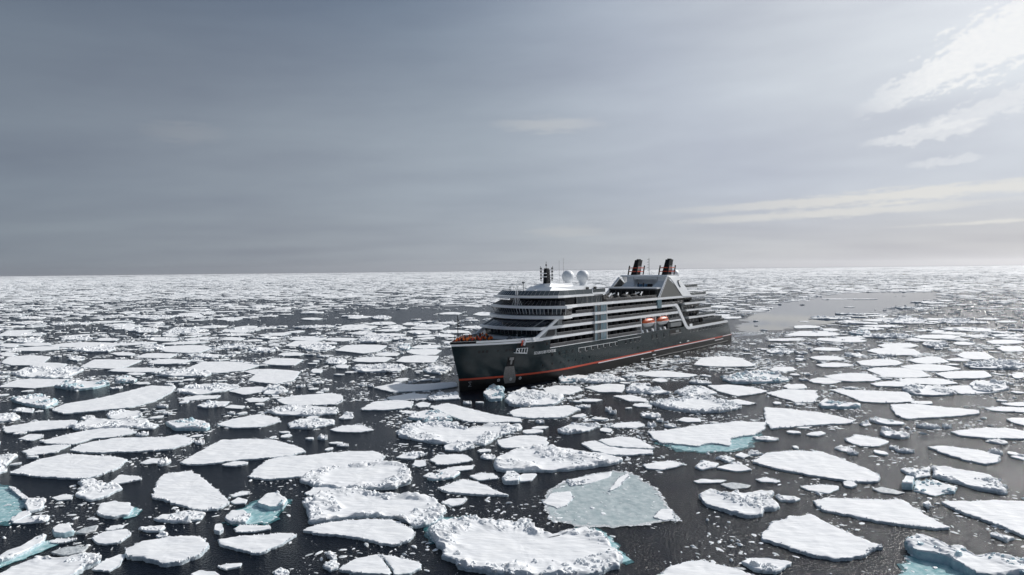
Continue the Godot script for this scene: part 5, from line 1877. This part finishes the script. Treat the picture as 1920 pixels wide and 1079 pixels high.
func make_aft() -> void:
	# terraces stepping down to the stern: deck band, wall behind, balustrade round the end
	var tiers := [[118.0, 135.6, 25.6, 26.2, 127.0], [118.6, 143.2, 22.2, 22.9, 132.0], [120.6, 142.6, 19.2, 19.95, 136.0], [122.4, 148.6, 16.4, 17.05, 138.5], [124.6, 153.2, 13.25, 13.95, 142.5]]
	for k in tiers.size():
		var q: Array = tiers[k]
		var half: float = 11.8 if k > 0 else 11.4
		var out := PackedVector2Array([Vector2(q[0], -half), Vector2(q[0], half), Vector2(q[1] - 1.5, half), Vector2(q[1], half - 2.0), Vector2(q[1], -half + 2.0), Vector2(q[1] - 1.5, -half)])
		slab("terrace_band", M.white_paint, out, q[2], q[3], ship)
		var below: float = 9.9 if k == tiers.size() - 1 else float(tiers[k + 1][3])
		box_part("terrace_wall", M.slate_paint if k != 2 else M.grey_glass, ship, q[0] - 2.0, q[4], below, q[2], -half + 2.0, half - (2.0 if k != 2 else 0.6))
		for j in 5:
			var a: float = q[0] + 0.8 + j * (q[4] - q[0] - 1.6) / 5.0
			box_part("terrace_window", M.dark_glass, ship, a, a + 2.0, below + 0.3, q[2] - 0.3, half - (2.0 if k != 2 else 0.6), half - (1.95 if k != 2 else 0.55))
		# balustrade on top of this terrace
		var y: float = q[3]
		var s0: float = float(tiers[k - 1][4]) if k > 0 else 119.0
		var n := maxi(2, int((q[1] - 1.5 - s0) / 2.4))
		for side in [1.0, -1.0]:
			for j in n:
				var a := lerpf(s0 - 6.0, q[1] - 1.5, float(j) / n)
				var b := lerpf(s0 - 6.0, q[1] - 1.5, float(j + 1) / n)
				box_part("balustrade", M.grey_glass, ship, a + 0.04, b - 0.04, y + 0.04, y + 1.0, side * (half - 0.2) - 0.03, side * (half - 0.2) + 0.03)
		var back := [Vector3(q[1] - 1.6, y, half - 0.2), Vector3(q[1] - 0.2, y, half - 2.1), Vector3(q[1] - 0.2, y, -half + 2.1), Vector3(q[1] - 1.6, y, -half + 0.2)]
		rail("terrace_rail", ship, back, 1.05, M.mesh_grey, 0.8, 2, 0.08)
	# after mooring deck on top of the hull
	var st := tool()
	prism(st, PackedVector2Array([Vector2(121.0, -11.7), Vector2(121.0, 11.7), Vector2(150.0, 11.7), Vector2(164.3, 11.3), Vector2(164.3, -11.3), Vector2(150.0, -11.7)]), 9.2, 9.95)
	build("after_deck", st, M.deck_teak, ship)
	var lattice := [Vector3(128.0, 9.95, 11.6), Vector3(150.0, 9.95, 11.6), Vector3(162.6, 9.95, 11.2), Vector3(163.8, 9.95, 9.8), Vector3(163.8, 9.95, -9.8)]
	rail("after_rail", ship, lattice, 1.15, M.mesh_grey, 0.5, 3, 0.09)
	for k in 9:
		box_part("after_wind_panel", M.grey_glass, ship, 140.0 + k * 2.4, 142.2 + k * 2.4, 9.97, 12.5, 10.9 - 0.05 * k, 10.96 - 0.05 * k)
	for k in 7:
		box_part("after_wind_panel", M.grey_glass, ship, 161.4, 161.46, 9.97, 12.3, -10.0 + k * 2.9, -7.3 + k * 2.9)
	for q in [[140.0, 10.4], [146.0, 9.2], [151.0, 10.0], [156.0, 9.0]]:
		box_part("deck_lounger", M.mesh_grey, ship, q[0], q[0] + 3.0, 9.96, 10.6, q[1] - 0.9, q[1])
	st = tool()
	box(st, 123.0, 126.0, 9.96, 12.6, 9.6, 11.2)
	box(st, 126.2, 128.4, 9.96, 11.4, 10.0, 11.4)
	build("mooring_crane", st, M.cover_black, ship)
	box_part("rope_bin", M.white_paint, ship, 125.4, 128.0, 10.0, 11.0, 11.42, 11.7)
	# bow fittings
	st = tool()
	beam(st, Vector3(0.0, 13.0, 0), Vector3(0.0, 21.4, 0), 0.14)
	beam(st, Vector3(0.0, 19.6, -0.9), Vector3(0.0, 19.6, 0.9), 0.12)
	for y in [18.2, 19.0, 19.9]:
		box(st, -0.25, 0.25, y, y + 0.35, 0.1, 0.5)
	beam(st, Vector3(-1.4, 13.2, 0.0), Vector3(-1.2, 16.4, 0.0), 0.12)
	for k in 6:
		var a0 := PI * k / 6.0
		var a1 := PI * (k + 1) / 6.0
		beam(st, Vector3(0.1 + 0.9 - cos(a0) * 0.9, 15.4 + sin(a0) * 0.9, 0), Vector3(0.1 + 0.9 - cos(a1) * 0.9, 15.4 + sin(a1) * 0.9, 0), 0.1)
	build("bow_mast", st, M.dark_paint, ship)
	for q in [[17.0, -6.0], [18.5, 3.5], [19.5, 7.5], [15.5, 8.2]]:
		st = tool()
		box(st, q[0] - 0.8, q[0] + 0.8, 12.96, 13.7, q[1] - 0.5, q[1] + 0.5)
		lathe(st, [Vector2(0.35, 0.0), Vector2(0.35, 0.7), Vector2(0.05, 0.75)], 8, Vector3(q[0], 13.7, q[1]))
		build("deck_winch", st, M.grey_paint, ship)
	st = tool()
	beam(st, Vector3(18.8, 12.96, 6.2), Vector3(18.8, 15.0, 6.2), 0.10)
	build("deck_lamp", st, M.white_paint, ship)

func make_lifeboat(s: float, label: String) -> void:
	var o := base("lifeboat", ship.transform * Vector3(s, 12.5, 11.9), SHIP_TURN)
	tag(o, label, "lifeboat", "orange lifeboats in the ship's side bay")
	var half_len := 4.55
	for layer in 2:
		var st := soft_tool()
		var rows := 8
		var n := 26
		for k in rows:
			for i in n:
				var p := []
				for c in [[k, i], [k + 1, i], [k + 1, i + 1], [k, i + 1]]:
					var v: float = float(c[0]) / rows
					var a: float = TAU * c[1] / n
					var y: float
					var w: float
					if layer == 0:
						y = 1.45 * v
						w = pow(v, 0.45)
					else:
						y = 1.45 + 1.75 * v
						w = 0.97 * sqrt(maxf(0.0, 1.0 - pow(v, 2.4)))
					var lx := cos(a)
					var lz := sin(a)
					var fine := 1.0 - 0.25 * absf(lx) * absf(lx)
					p.append(Vector3(half_len * lx * lerpf(w, 1.0, 0.45 if layer == 0 else 0.1), y, 1.55 * lz * w * fine))
				quad(st, p[0], p[1], p[2], p[3])
		build("boat_hull" if layer == 0 else "canopy", st, M.boat_white if layer == 0 else M.boat_orange, o)
	for k in 4:
		box_part("window", M.dark_glass, o, -2.2 + k * 1.2, -1.6 + k * 1.2, 2.1, 2.45, 1.33, 1.45)
	box_part("rubbing_band", M.boat_white, o, -3.6, 3.6, 1.35, 1.55, 1.36, 1.52)
	box_part("hatch", M.boat_white, o, -0.5, 0.5, 3.05, 3.3, -0.4, 0.4)
	var st := tool()
	for x in [-2.8, 2.8]:
		beam(st, Vector3(x, 2.7, 0), Vector3(x, 3.5, 0.1), 0.12)
	build("lifting_hook", st, M.steel, o)

# ---------------------------------------------------------------- people
func capsule_distance(p: Vector3, a: Vector3, b: Vector3, ra: float, rb: float) -> float:
	var ab := b - a
	var t := clampf((p - a).dot(ab) / maxf(ab.length_squared(), 1e-6), 0.0, 1.0)
	return p.distance_to(a + ab * t) - lerpf(ra, rb, t)

func person_mesh(pose: int) -> Array:
	# bones: from, to, radii; region 0 jacket, 1 trousers, 2 skin, 3 hat
	var bones := [
		[Vector3(0.0, 0.98, 0.0), Vector3(0.0, 1.36, 0.0), 0.17, 0.20, 0], [Vector3(0.0, 1.36, 0.0), Vector3(0.0, 1.48, 0.0), 0.16, 0.10, 0],
		[Vector3(0.0, 1.46, 0.01), Vector3(0.0, 1.56, 0.02), 0.07, 0.07, 2], [Vector3(0.0, 1.62, 0.03), Vector3(0.0, 1.66, 0.02), 0.105, 0.11, 2], [Vector3(0.0, 1.62, 0.13), Vector3(0.0, 1.60, 0.14), 0.02, 0.025, 2],
		[Vector3(0.0, 1.70, 0.0), Vector3(0.0, 1.73, 0.0), 0.115, 0.10, 3],
		[Vector3(-0.10, 0.92, 0.0), Vector3(-0.11, 0.50, 0.02), 0.115, 0.08, 1], [Vector3(-0.11, 0.50, 0.02), Vector3(-0.11, 0.09, 0.0), 0.085, 0.065, 1], [Vector3(-0.11, 0.05, 0.0), Vector3(-0.12, 0.045, 0.15), 0.055, 0.045, 1],
		[Vector3(0.10, 0.92, 0.0), Vector3(0.11, 0.50, 0.03), 0.115, 0.08, 1], [Vector3(0.11, 0.50, 0.03), Vector3(0.11, 0.09, 0.0), 0.085, 0.065, 1], [Vector3(0.11, 0.05, 0.0), Vector3(0.12, 0.045, 0.15), 0.055, 0.045, 1]]
	var elbows := [[Vector3(-0.30, 1.10, 0.0), Vector3(-0.28, 0.86, 0.08)], [Vector3(0.30, 1.10, 0.0), Vector3(0.28, 0.86, 0.08)]]
	if pose == 1:
		elbows = [[Vector3(-0.30, 1.16, 0.10), Vector3(-0.10, 1.52, 0.28)], [Vector3(0.30, 1.16, 0.10), Vector3(0.10, 1.52, 0.28)]]
	elif pose == 2:
		elbows = [[Vector3(-0.28, 1.14, 0.14), Vector3(-0.16, 1.10, 0.36)], [Vector3(0.30, 1.10, -0.02), Vector3(0.26, 0.86, 0.06)]]
	for k in 2:
		var sx := -1.0 if k == 0 else 1.0
		bones.append([Vector3(sx * 0.19, 1.40, 0.0), elbows[k][0], 0.085, 0.07, 0])
		bones.append([elbows[k][0], elbows[k][1], 0.07, 0.055, 0])
		var hand: Vector3 = elbows[k][1]
		var d: Vector3 = (hand - elbows[k][0]).normalized()
		bones.append([hand, hand + d * 0.09, 0.04, 0.035, 2])
	var cell := 0.032
	var lo := Vector3(-0.46, -0.03, -0.26)
	var nx := 29
	var ny := 60
	var nz := 22
	var field := PackedFloat32Array()
	field.resize(nx * ny * nz)
	field.fill(1.0)
	for b in bones:
		var reach: float = maxf(b[2], b[3]) + 0.09
		var a0: Vector3 = (b[0].min(b[1]) - Vector3.ONE * reach - lo) / cell
		var a1: Vector3 = (b[0].max(b[1]) + Vector3.ONE * reach - lo) / cell
		for i in range(maxi(0, int(a0.x)), mini(nx, int(a1.x) + 2)):
			for j in range(maxi(0, int(a0.y)), mini(ny, int(a1.y) + 2)):
				for k in range(maxi(0, int(a0.z)), mini(nz, int(a1.z) + 2)):
					var p := lo + Vector3(i, j, k) * cell
					var d := capsule_distance(p, b[0], b[1], b[2], b[3])
					var at := (i * ny + j) * nz + k
					var f := field[at]
					var h := clampf(0.5 + 0.5 * (f - d) / 0.05, 0.0, 1.0)
					field[at] = lerpf(f, d, h) - 0.05 * h * (1.0 - h)
	var vert := {}
	var v := PackedVector3Array()
	for i in nx - 1:
		for j in ny - 1:
			for k in nz - 1:
				var sum := Vector3.ZERO
				var n := 0
				var base_at := (i * ny + j) * nz + k
				var c := [field[base_at], field[base_at + 1], field[base_at + nz], field[base_at + nz + 1], field[base_at + ny * nz], field[base_at + ny * nz + 1], field[base_at + ny * nz + nz], field[base_at + ny * nz + nz + 1]]
				for e in [[0, 1], [2, 3], [4, 5], [6, 7], [0, 2], [1, 3], [4, 6], [5, 7], [0, 4], [1, 5], [2, 6], [3, 7]]:
					var fa: float = c[e[0]]
					var fb: float = c[e[1]]
					if (fa < 0.0) != (fb < 0.0):
						var pa := Vector3(e[0] >> 2, (e[0] >> 1) & 1, e[0] & 1)
						var pb := Vector3(e[1] >> 2, (e[1] >> 1) & 1, e[1] & 1)
						sum += pa.lerp(pb, fa / (fa - fb))
						n += 1
				if n > 0:
					vert[Vector3i(i, j, k)] = v.size()
					v.append(lo + (Vector3(i, j, k) + sum / n) * cell)
	var tris := [PackedInt32Array(), PackedInt32Array(), PackedInt32Array(), PackedInt32Array()]
	for key in vert:
		var i: int = key.x
		var j: int = key.y
		var k: int = key.z
		for axis in 3:
			var step: Vector3i = [Vector3i(1, 0, 0), Vector3i(0, 1, 0), Vector3i(0, 0, 1)][axis]
			var u: Vector3i = [Vector3i(0, 1, 0), Vector3i(0, 0, 1), Vector3i(1, 0, 0)][axis]
			var w: Vector3i = [Vector3i(0, 0, 1), Vector3i(1, 0, 0), Vector3i(0, 1, 0)][axis]
			var q: Vector3i = key + step
			if q.x >= nx or q.y >= ny or q.z >= nz:
				continue
			var fa := field[(i * ny + j) * nz + k]
			var fb := field[(q.x * ny + q.y) * nz + q.z]
			if (fa < 0.0) == (fb < 0.0):
				continue
			if not (vert.has(key - u) and vert.has(key - w) and vert.has(key - u - w)):
				continue
			var a: int = vert[key]
			var b: int = vert[key - u]
			var c: int = vert[key - u - w]
			var d: int = vert[key - w]
			var mid := (v[a] + v[c]) * 0.5
			var best := 1e9
			var region := 0
			for bone in bones:
				var dd := capsule_distance(mid, bone[0], bone[1], bone[2], bone[3])
				if dd < best:
					best = dd
					region = bone[4]
			if fa < 0.0:
				tris[region].append_array([a, c, b, a, d, c])
			else:
				tris[region].append_array([a, b, c, a, c, d])
	return [v, tris]

func make_people() -> void:
	var bodies := []
	for pose in 3:
		var got := person_mesh(pose)
		var mesh := ArrayMesh.new()
		for region in 4:
			add_surface(mesh, got[0], got[1][region], M.parka_orange)
		bodies.append(mesh)
	var coats := [[M.parka_orange, "an orange"], [M.parka_red, "a red-orange"], [M.parka_dark, "a dark"]]
	var ways := ["standing with arms at the sides", "holding both hands up to the face", "with one arm held forward"]
	# torso points in the photograph, coat
	var seen := [[845, 638, 0], [848.5, 637, 0], [851, 635.5, 0], [853, 637, 0], [846.5, 640.5, 1], [857, 633.5, 2], [859.5, 634.5, 0], [862, 636, 2], [864.5, 633, 1], [866, 637, 2], [868, 635, 0], [869, 637.5, 0], [872, 634, 2], [874.5, 637, 0], [876, 638, 0],
		[879, 632.5, 1], [881, 631, 0], [882, 635, 0], [881, 638.5, 2], [885, 637, 1], [887, 635.5, 1], [889, 637.5, 2], [893, 634, 2], [896, 633.5, 1], [897, 636, 1], [900, 637.5, 1], [901, 628.5, 1], [905, 627.5, 0], [909.5, 635, 0], [912, 627.5, 0], [913, 629.5, 0], [915, 632, 2], [919, 633.5, 1], [922, 634.5, 0], [899, 630, 2], [908, 630, 2], [855, 638.5, 0], [860, 638, 1], [871, 632.5, 0], [878, 636, 0], [884, 633, 0], [891, 636, 0], [903, 634, 0], [906, 633, 1], [917, 636, 0], [894, 631.5, 0]]
	var r := RandomNumberGenerator.new()
	r.seed = 5
	var turn_ship := Basis(Vector3.UP, SHIP_TURN)
	for q in seen:
		var g := to_ship(ground(q[0], q[1], 14.05))
		g.x = clampf(g.x, -0.4, 20.5)
		var lim := half_beam(g.x, 13.0) - 0.75
		g.z = clampf(g.z, -lim, lim)
		var pose := r.randi() % 3
		var o := MeshInstance3D.new()
		o.mesh = bodies[pose]
		o.name = numbered("person")
		add_child(o)
		o.position = SHIP_AT + turn_ship * Vector3(g.x, 12.955, g.z)
		o.rotation.y = SHIP_TURN - PI * 0.5 + r.randf_range(-1.6, 1.6)
		var coat: Array = coats[q[2]]
		o.set_surface_override_material(0, coat[0])
		o.set_surface_override_material(1, M.trousers_black)
		o.set_surface_override_material(2, M.skin)
		o.set_surface_override_material(3, [M.hat_pale, M.parka_dark, M.parka_orange][r.randi() % 3])
		tag(o, "person in %s parka %s on the ship's foredeck" % [coat[1], ways[pose]], "person", "people on the ship's foredeck")
	for q in [[106.3, -1.4], [105.6, 1.2]]:
		var o := MeshInstance3D.new()
		o.mesh = bodies[0]
		o.name = numbered("person")
		add_child(o)
		o.position = SHIP_AT + turn_ship * Vector3(q[0], 26.755, q[1])
		o.rotation.y = SHIP_TURN - PI * 0.5
		for k in 4:
			o.set_surface_override_material(k, [M.parka_dark, M.trousers_black, M.skin, M.parka_dark][k])
		tag(o, "person in dark clothes standing under the funnel arch", "person", "people under the funnel arch")

func make_furniture() -> void:
	# covered furniture and folded parasols on the pool deck
	var r := RandomNumberGenerator.new()
	r.seed = 31
	for q in [[63.5, 8.0, 3.0], [68.0, 6.5, 2.4], [71.5, 9.0, 2.0], [78.0, 8.6, 3.2], [83.5, 9.2, 2.6], [66.0, 2.0, 2.4], [75.0, 3.5, 2.6]]:
		var o := base("covered_furniture", ship.transform * Vector3(q[0], 23.02, q[1]), SHIP_TURN)
		var st := tool()
		var prev := []
		for k in 4:
			var row := []
			for i in 9:
				var a := TAU * i / 9
				var w: float = q[2] * [0.62, 0.6, 0.45, 0.1][k] * r.randf_range(0.85, 1.15)
				row.append(Vector3(cos(a) * w * 1.3, [0.0, 0.8, 1.5, 2.0][k] * r.randf_range(0.9, 1.1) if k > 0 else 0.0, sin(a) * w))
			if k > 0:
				for i in 9:
					quad(st, prev[i], prev[(i + 1) % 9], row[(i + 1) % 9], row[i])
			prev = row
		build("cover", st, M.cover_black, o)
		tag(o, "black covered furniture stacked on the ship's pool deck", "furniture", "covered furniture on the pool deck")
	for q in [[69.5, 7.5, 0.3], [73.0, 6.0, -0.5], [76.0, 7.0, 0.8], [81.0, 7.4, 0.2], [86.0, 8.6, -0.6], [89.5, 9.0, 0.4]]:
		var o := base("folded_parasol", ship.transform * Vector3(q[0], 23.02, q[1]), SHIP_TURN)
		var st := tool()
		beam(st, Vector3.ZERO, Vector3(0, 2.6, 0), 0.14)
		build("pole", st, M.white_paint, o)
		st = tool()
		beam(st, Vector3(-1.3, 1.3, q[2]), Vector3(1.5, 2.3, -q[2]), 0.4, 0.3)
		build("folded_canopy", st, M.white_paint, o)
		st = tool()
		lathe(st, [Vector2(0.4, 0.0), Vector2(0.4, 0.15), Vector2(0.05, 0.2)], 8, Vector3.ZERO)
		build("foot", st, M.steel, o)
		tag(o, "white folded parasol on the ship's pool deck", "parasol", "folded parasols on the pool deck")

# ---------------------------------------------------------------- scene
func _ready() -> void:
	pitch = atan((539.5 - LEVEL) / LENS)
	roll = atan(TILT)
	var cam := Camera3D.new()
	cam.name = "camera"
	cam.fov = rad_to_deg(2.0 * atan(539.5 / LENS))
	cam.near = 0.5
	cam.far = 80000.0
	add_child(cam)
	cam.position = Vector3(0, EYE, 0)
	cam.basis = Basis(Vector3.RIGHT, -pitch) * Basis(Vector3.BACK, -roll)
	cam.current = true

	var env := Environment.new()
	env.background_mode = Environment.BG_SKY
	var pano := PanoramaSkyMaterial.new()
	pano.panorama = ImageTexture.create_from_image(make_sky())
	pano.energy_multiplier = 1.0
	var sky := Sky.new()
	sky.sky_material = pano
	env.sky = sky
	env.tonemap_mode = Environment.TONE_MAPPER_LINEAR
	env.tonemap_exposure = 1.0
	env.sdfgi_enabled = true
	env.ssao_enabled = true
	env.ssil_enabled = true
	# thin sea haze, brighter towards the sun
	env.volumetric_fog_enabled = true
	env.volumetric_fog_density = 0.000016
	env.volumetric_fog_albedo = Color(0.98, 0.98, 1.0)
	env.volumetric_fog_anisotropy = 0.6
	var we := WorldEnvironment.new()
	we.environment = env
	add_child(we)
	var sun := DirectionalLight3D.new()
	sun.name = "sun"
	sun.light_color = Color(1.0, 0.985, 0.965)
	sun.light_energy = 1.18
	sun.light_angular_distance = 0.8
	sun.shadow_enabled = true
	add_child(sun)
	sun.rotation = Vector3(-deg_to_rad(SUN_EL), PI - deg_to_rad(SUN_AZ) + PI, 0)
	var to_sun := Vector3(sin(deg_to_rad(SUN_AZ)) * cos(deg_to_rad(SUN_EL)), sin(deg_to_rad(SUN_EL)), -cos(deg_to_rad(SUN_AZ)) * cos(deg_to_rad(SUN_EL)))
	sun.basis = Basis.looking_at(-to_sun, Vector3.UP)

	n_edge.seed = 1
	n_edge.frequency = 0.12
	n_drift.seed = 2
	n_drift.frequency = 0.05
	n_cell.seed = 3
	n_cell.noise_type = FastNoiseLite.TYPE_CELLULAR
	n_cell.cellular_return_type = FastNoiseLite.RETURN_CELL_VALUE
	n_cell.frequency = 0.9
	n_cell.fractal_type = FastNoiseLite.FRACTAL_NONE
	n_mask.seed = 4
	n_mask.frequency = 0.11
	n_mask.fractal_octaves = 2
	mask.resize(MX * 2 * MDN)
	make_materials()
	for k in 8:
		blocks.append(make_block(300 + k, 1.0 if k % 2 == 0 else 0.7))

	# the sea, one sheet to the horizon
	var sea := MeshInstance3D.new()
	var plane := PlaneMesh.new()
	plane.size = Vector2(80000, 80000)
	sea.mesh = plane
	sea.material_override = M.sea_water
	sea.name = "sea_water"
	sea.set_meta("kind", "structure")
	add_child(sea)

	# the calm slick left in the ship's wake
	var slick := PackedVector2Array()
	var sc := ground(1580, 575)
	for q in [[1385, 634], [1440, 622], [1500, 614], [1560, 606], [1620, 597], [1680, 589], [1715, 578], [1760, 568], [1800, 560], [1810, 553], [1700, 545], [1600, 543], [1540, 548], [1500, 556], [1455, 570], [1420, 584], [1392, 600], [1380, 616]]:
		var g := ground(q[0], q[1])
		slick.append(Vector2(g.x - sc.x, g.z - sc.z))
	var film := MeshInstance3D.new()
	var calm := tool()
	prism(calm, smooth_outline(slick, 6.0, 9.0, Vector2(sc.x, sc.z)), -0.2, 0.012)
	calm.generate_normals()
	film.mesh = calm.commit()
	film.material_override = M.calm_water
	film.name = "calm_water"
	film.set_meta("kind", "structure")
	add_child(film)
	film.position = Vector3(sc.x, 0.0, sc.z)

	ship = base("cruise_ship", SHIP_AT, SHIP_TURN)
	tag(ship, "dark green cruise ship with white deck bands and two black funnels", "ship")
	make_hull()
	make_decks()
	make_midship()
	make_aft()
	make_lifeboat(89.4, "orange and white lifeboat in the ship's side bay, nearer the bow")
	make_lifeboat(100.9, "orange and white lifeboat in the ship's side bay, nearer the stern")
	traced()
	drifting()
	brash()
	make_people()
	make_furniture()
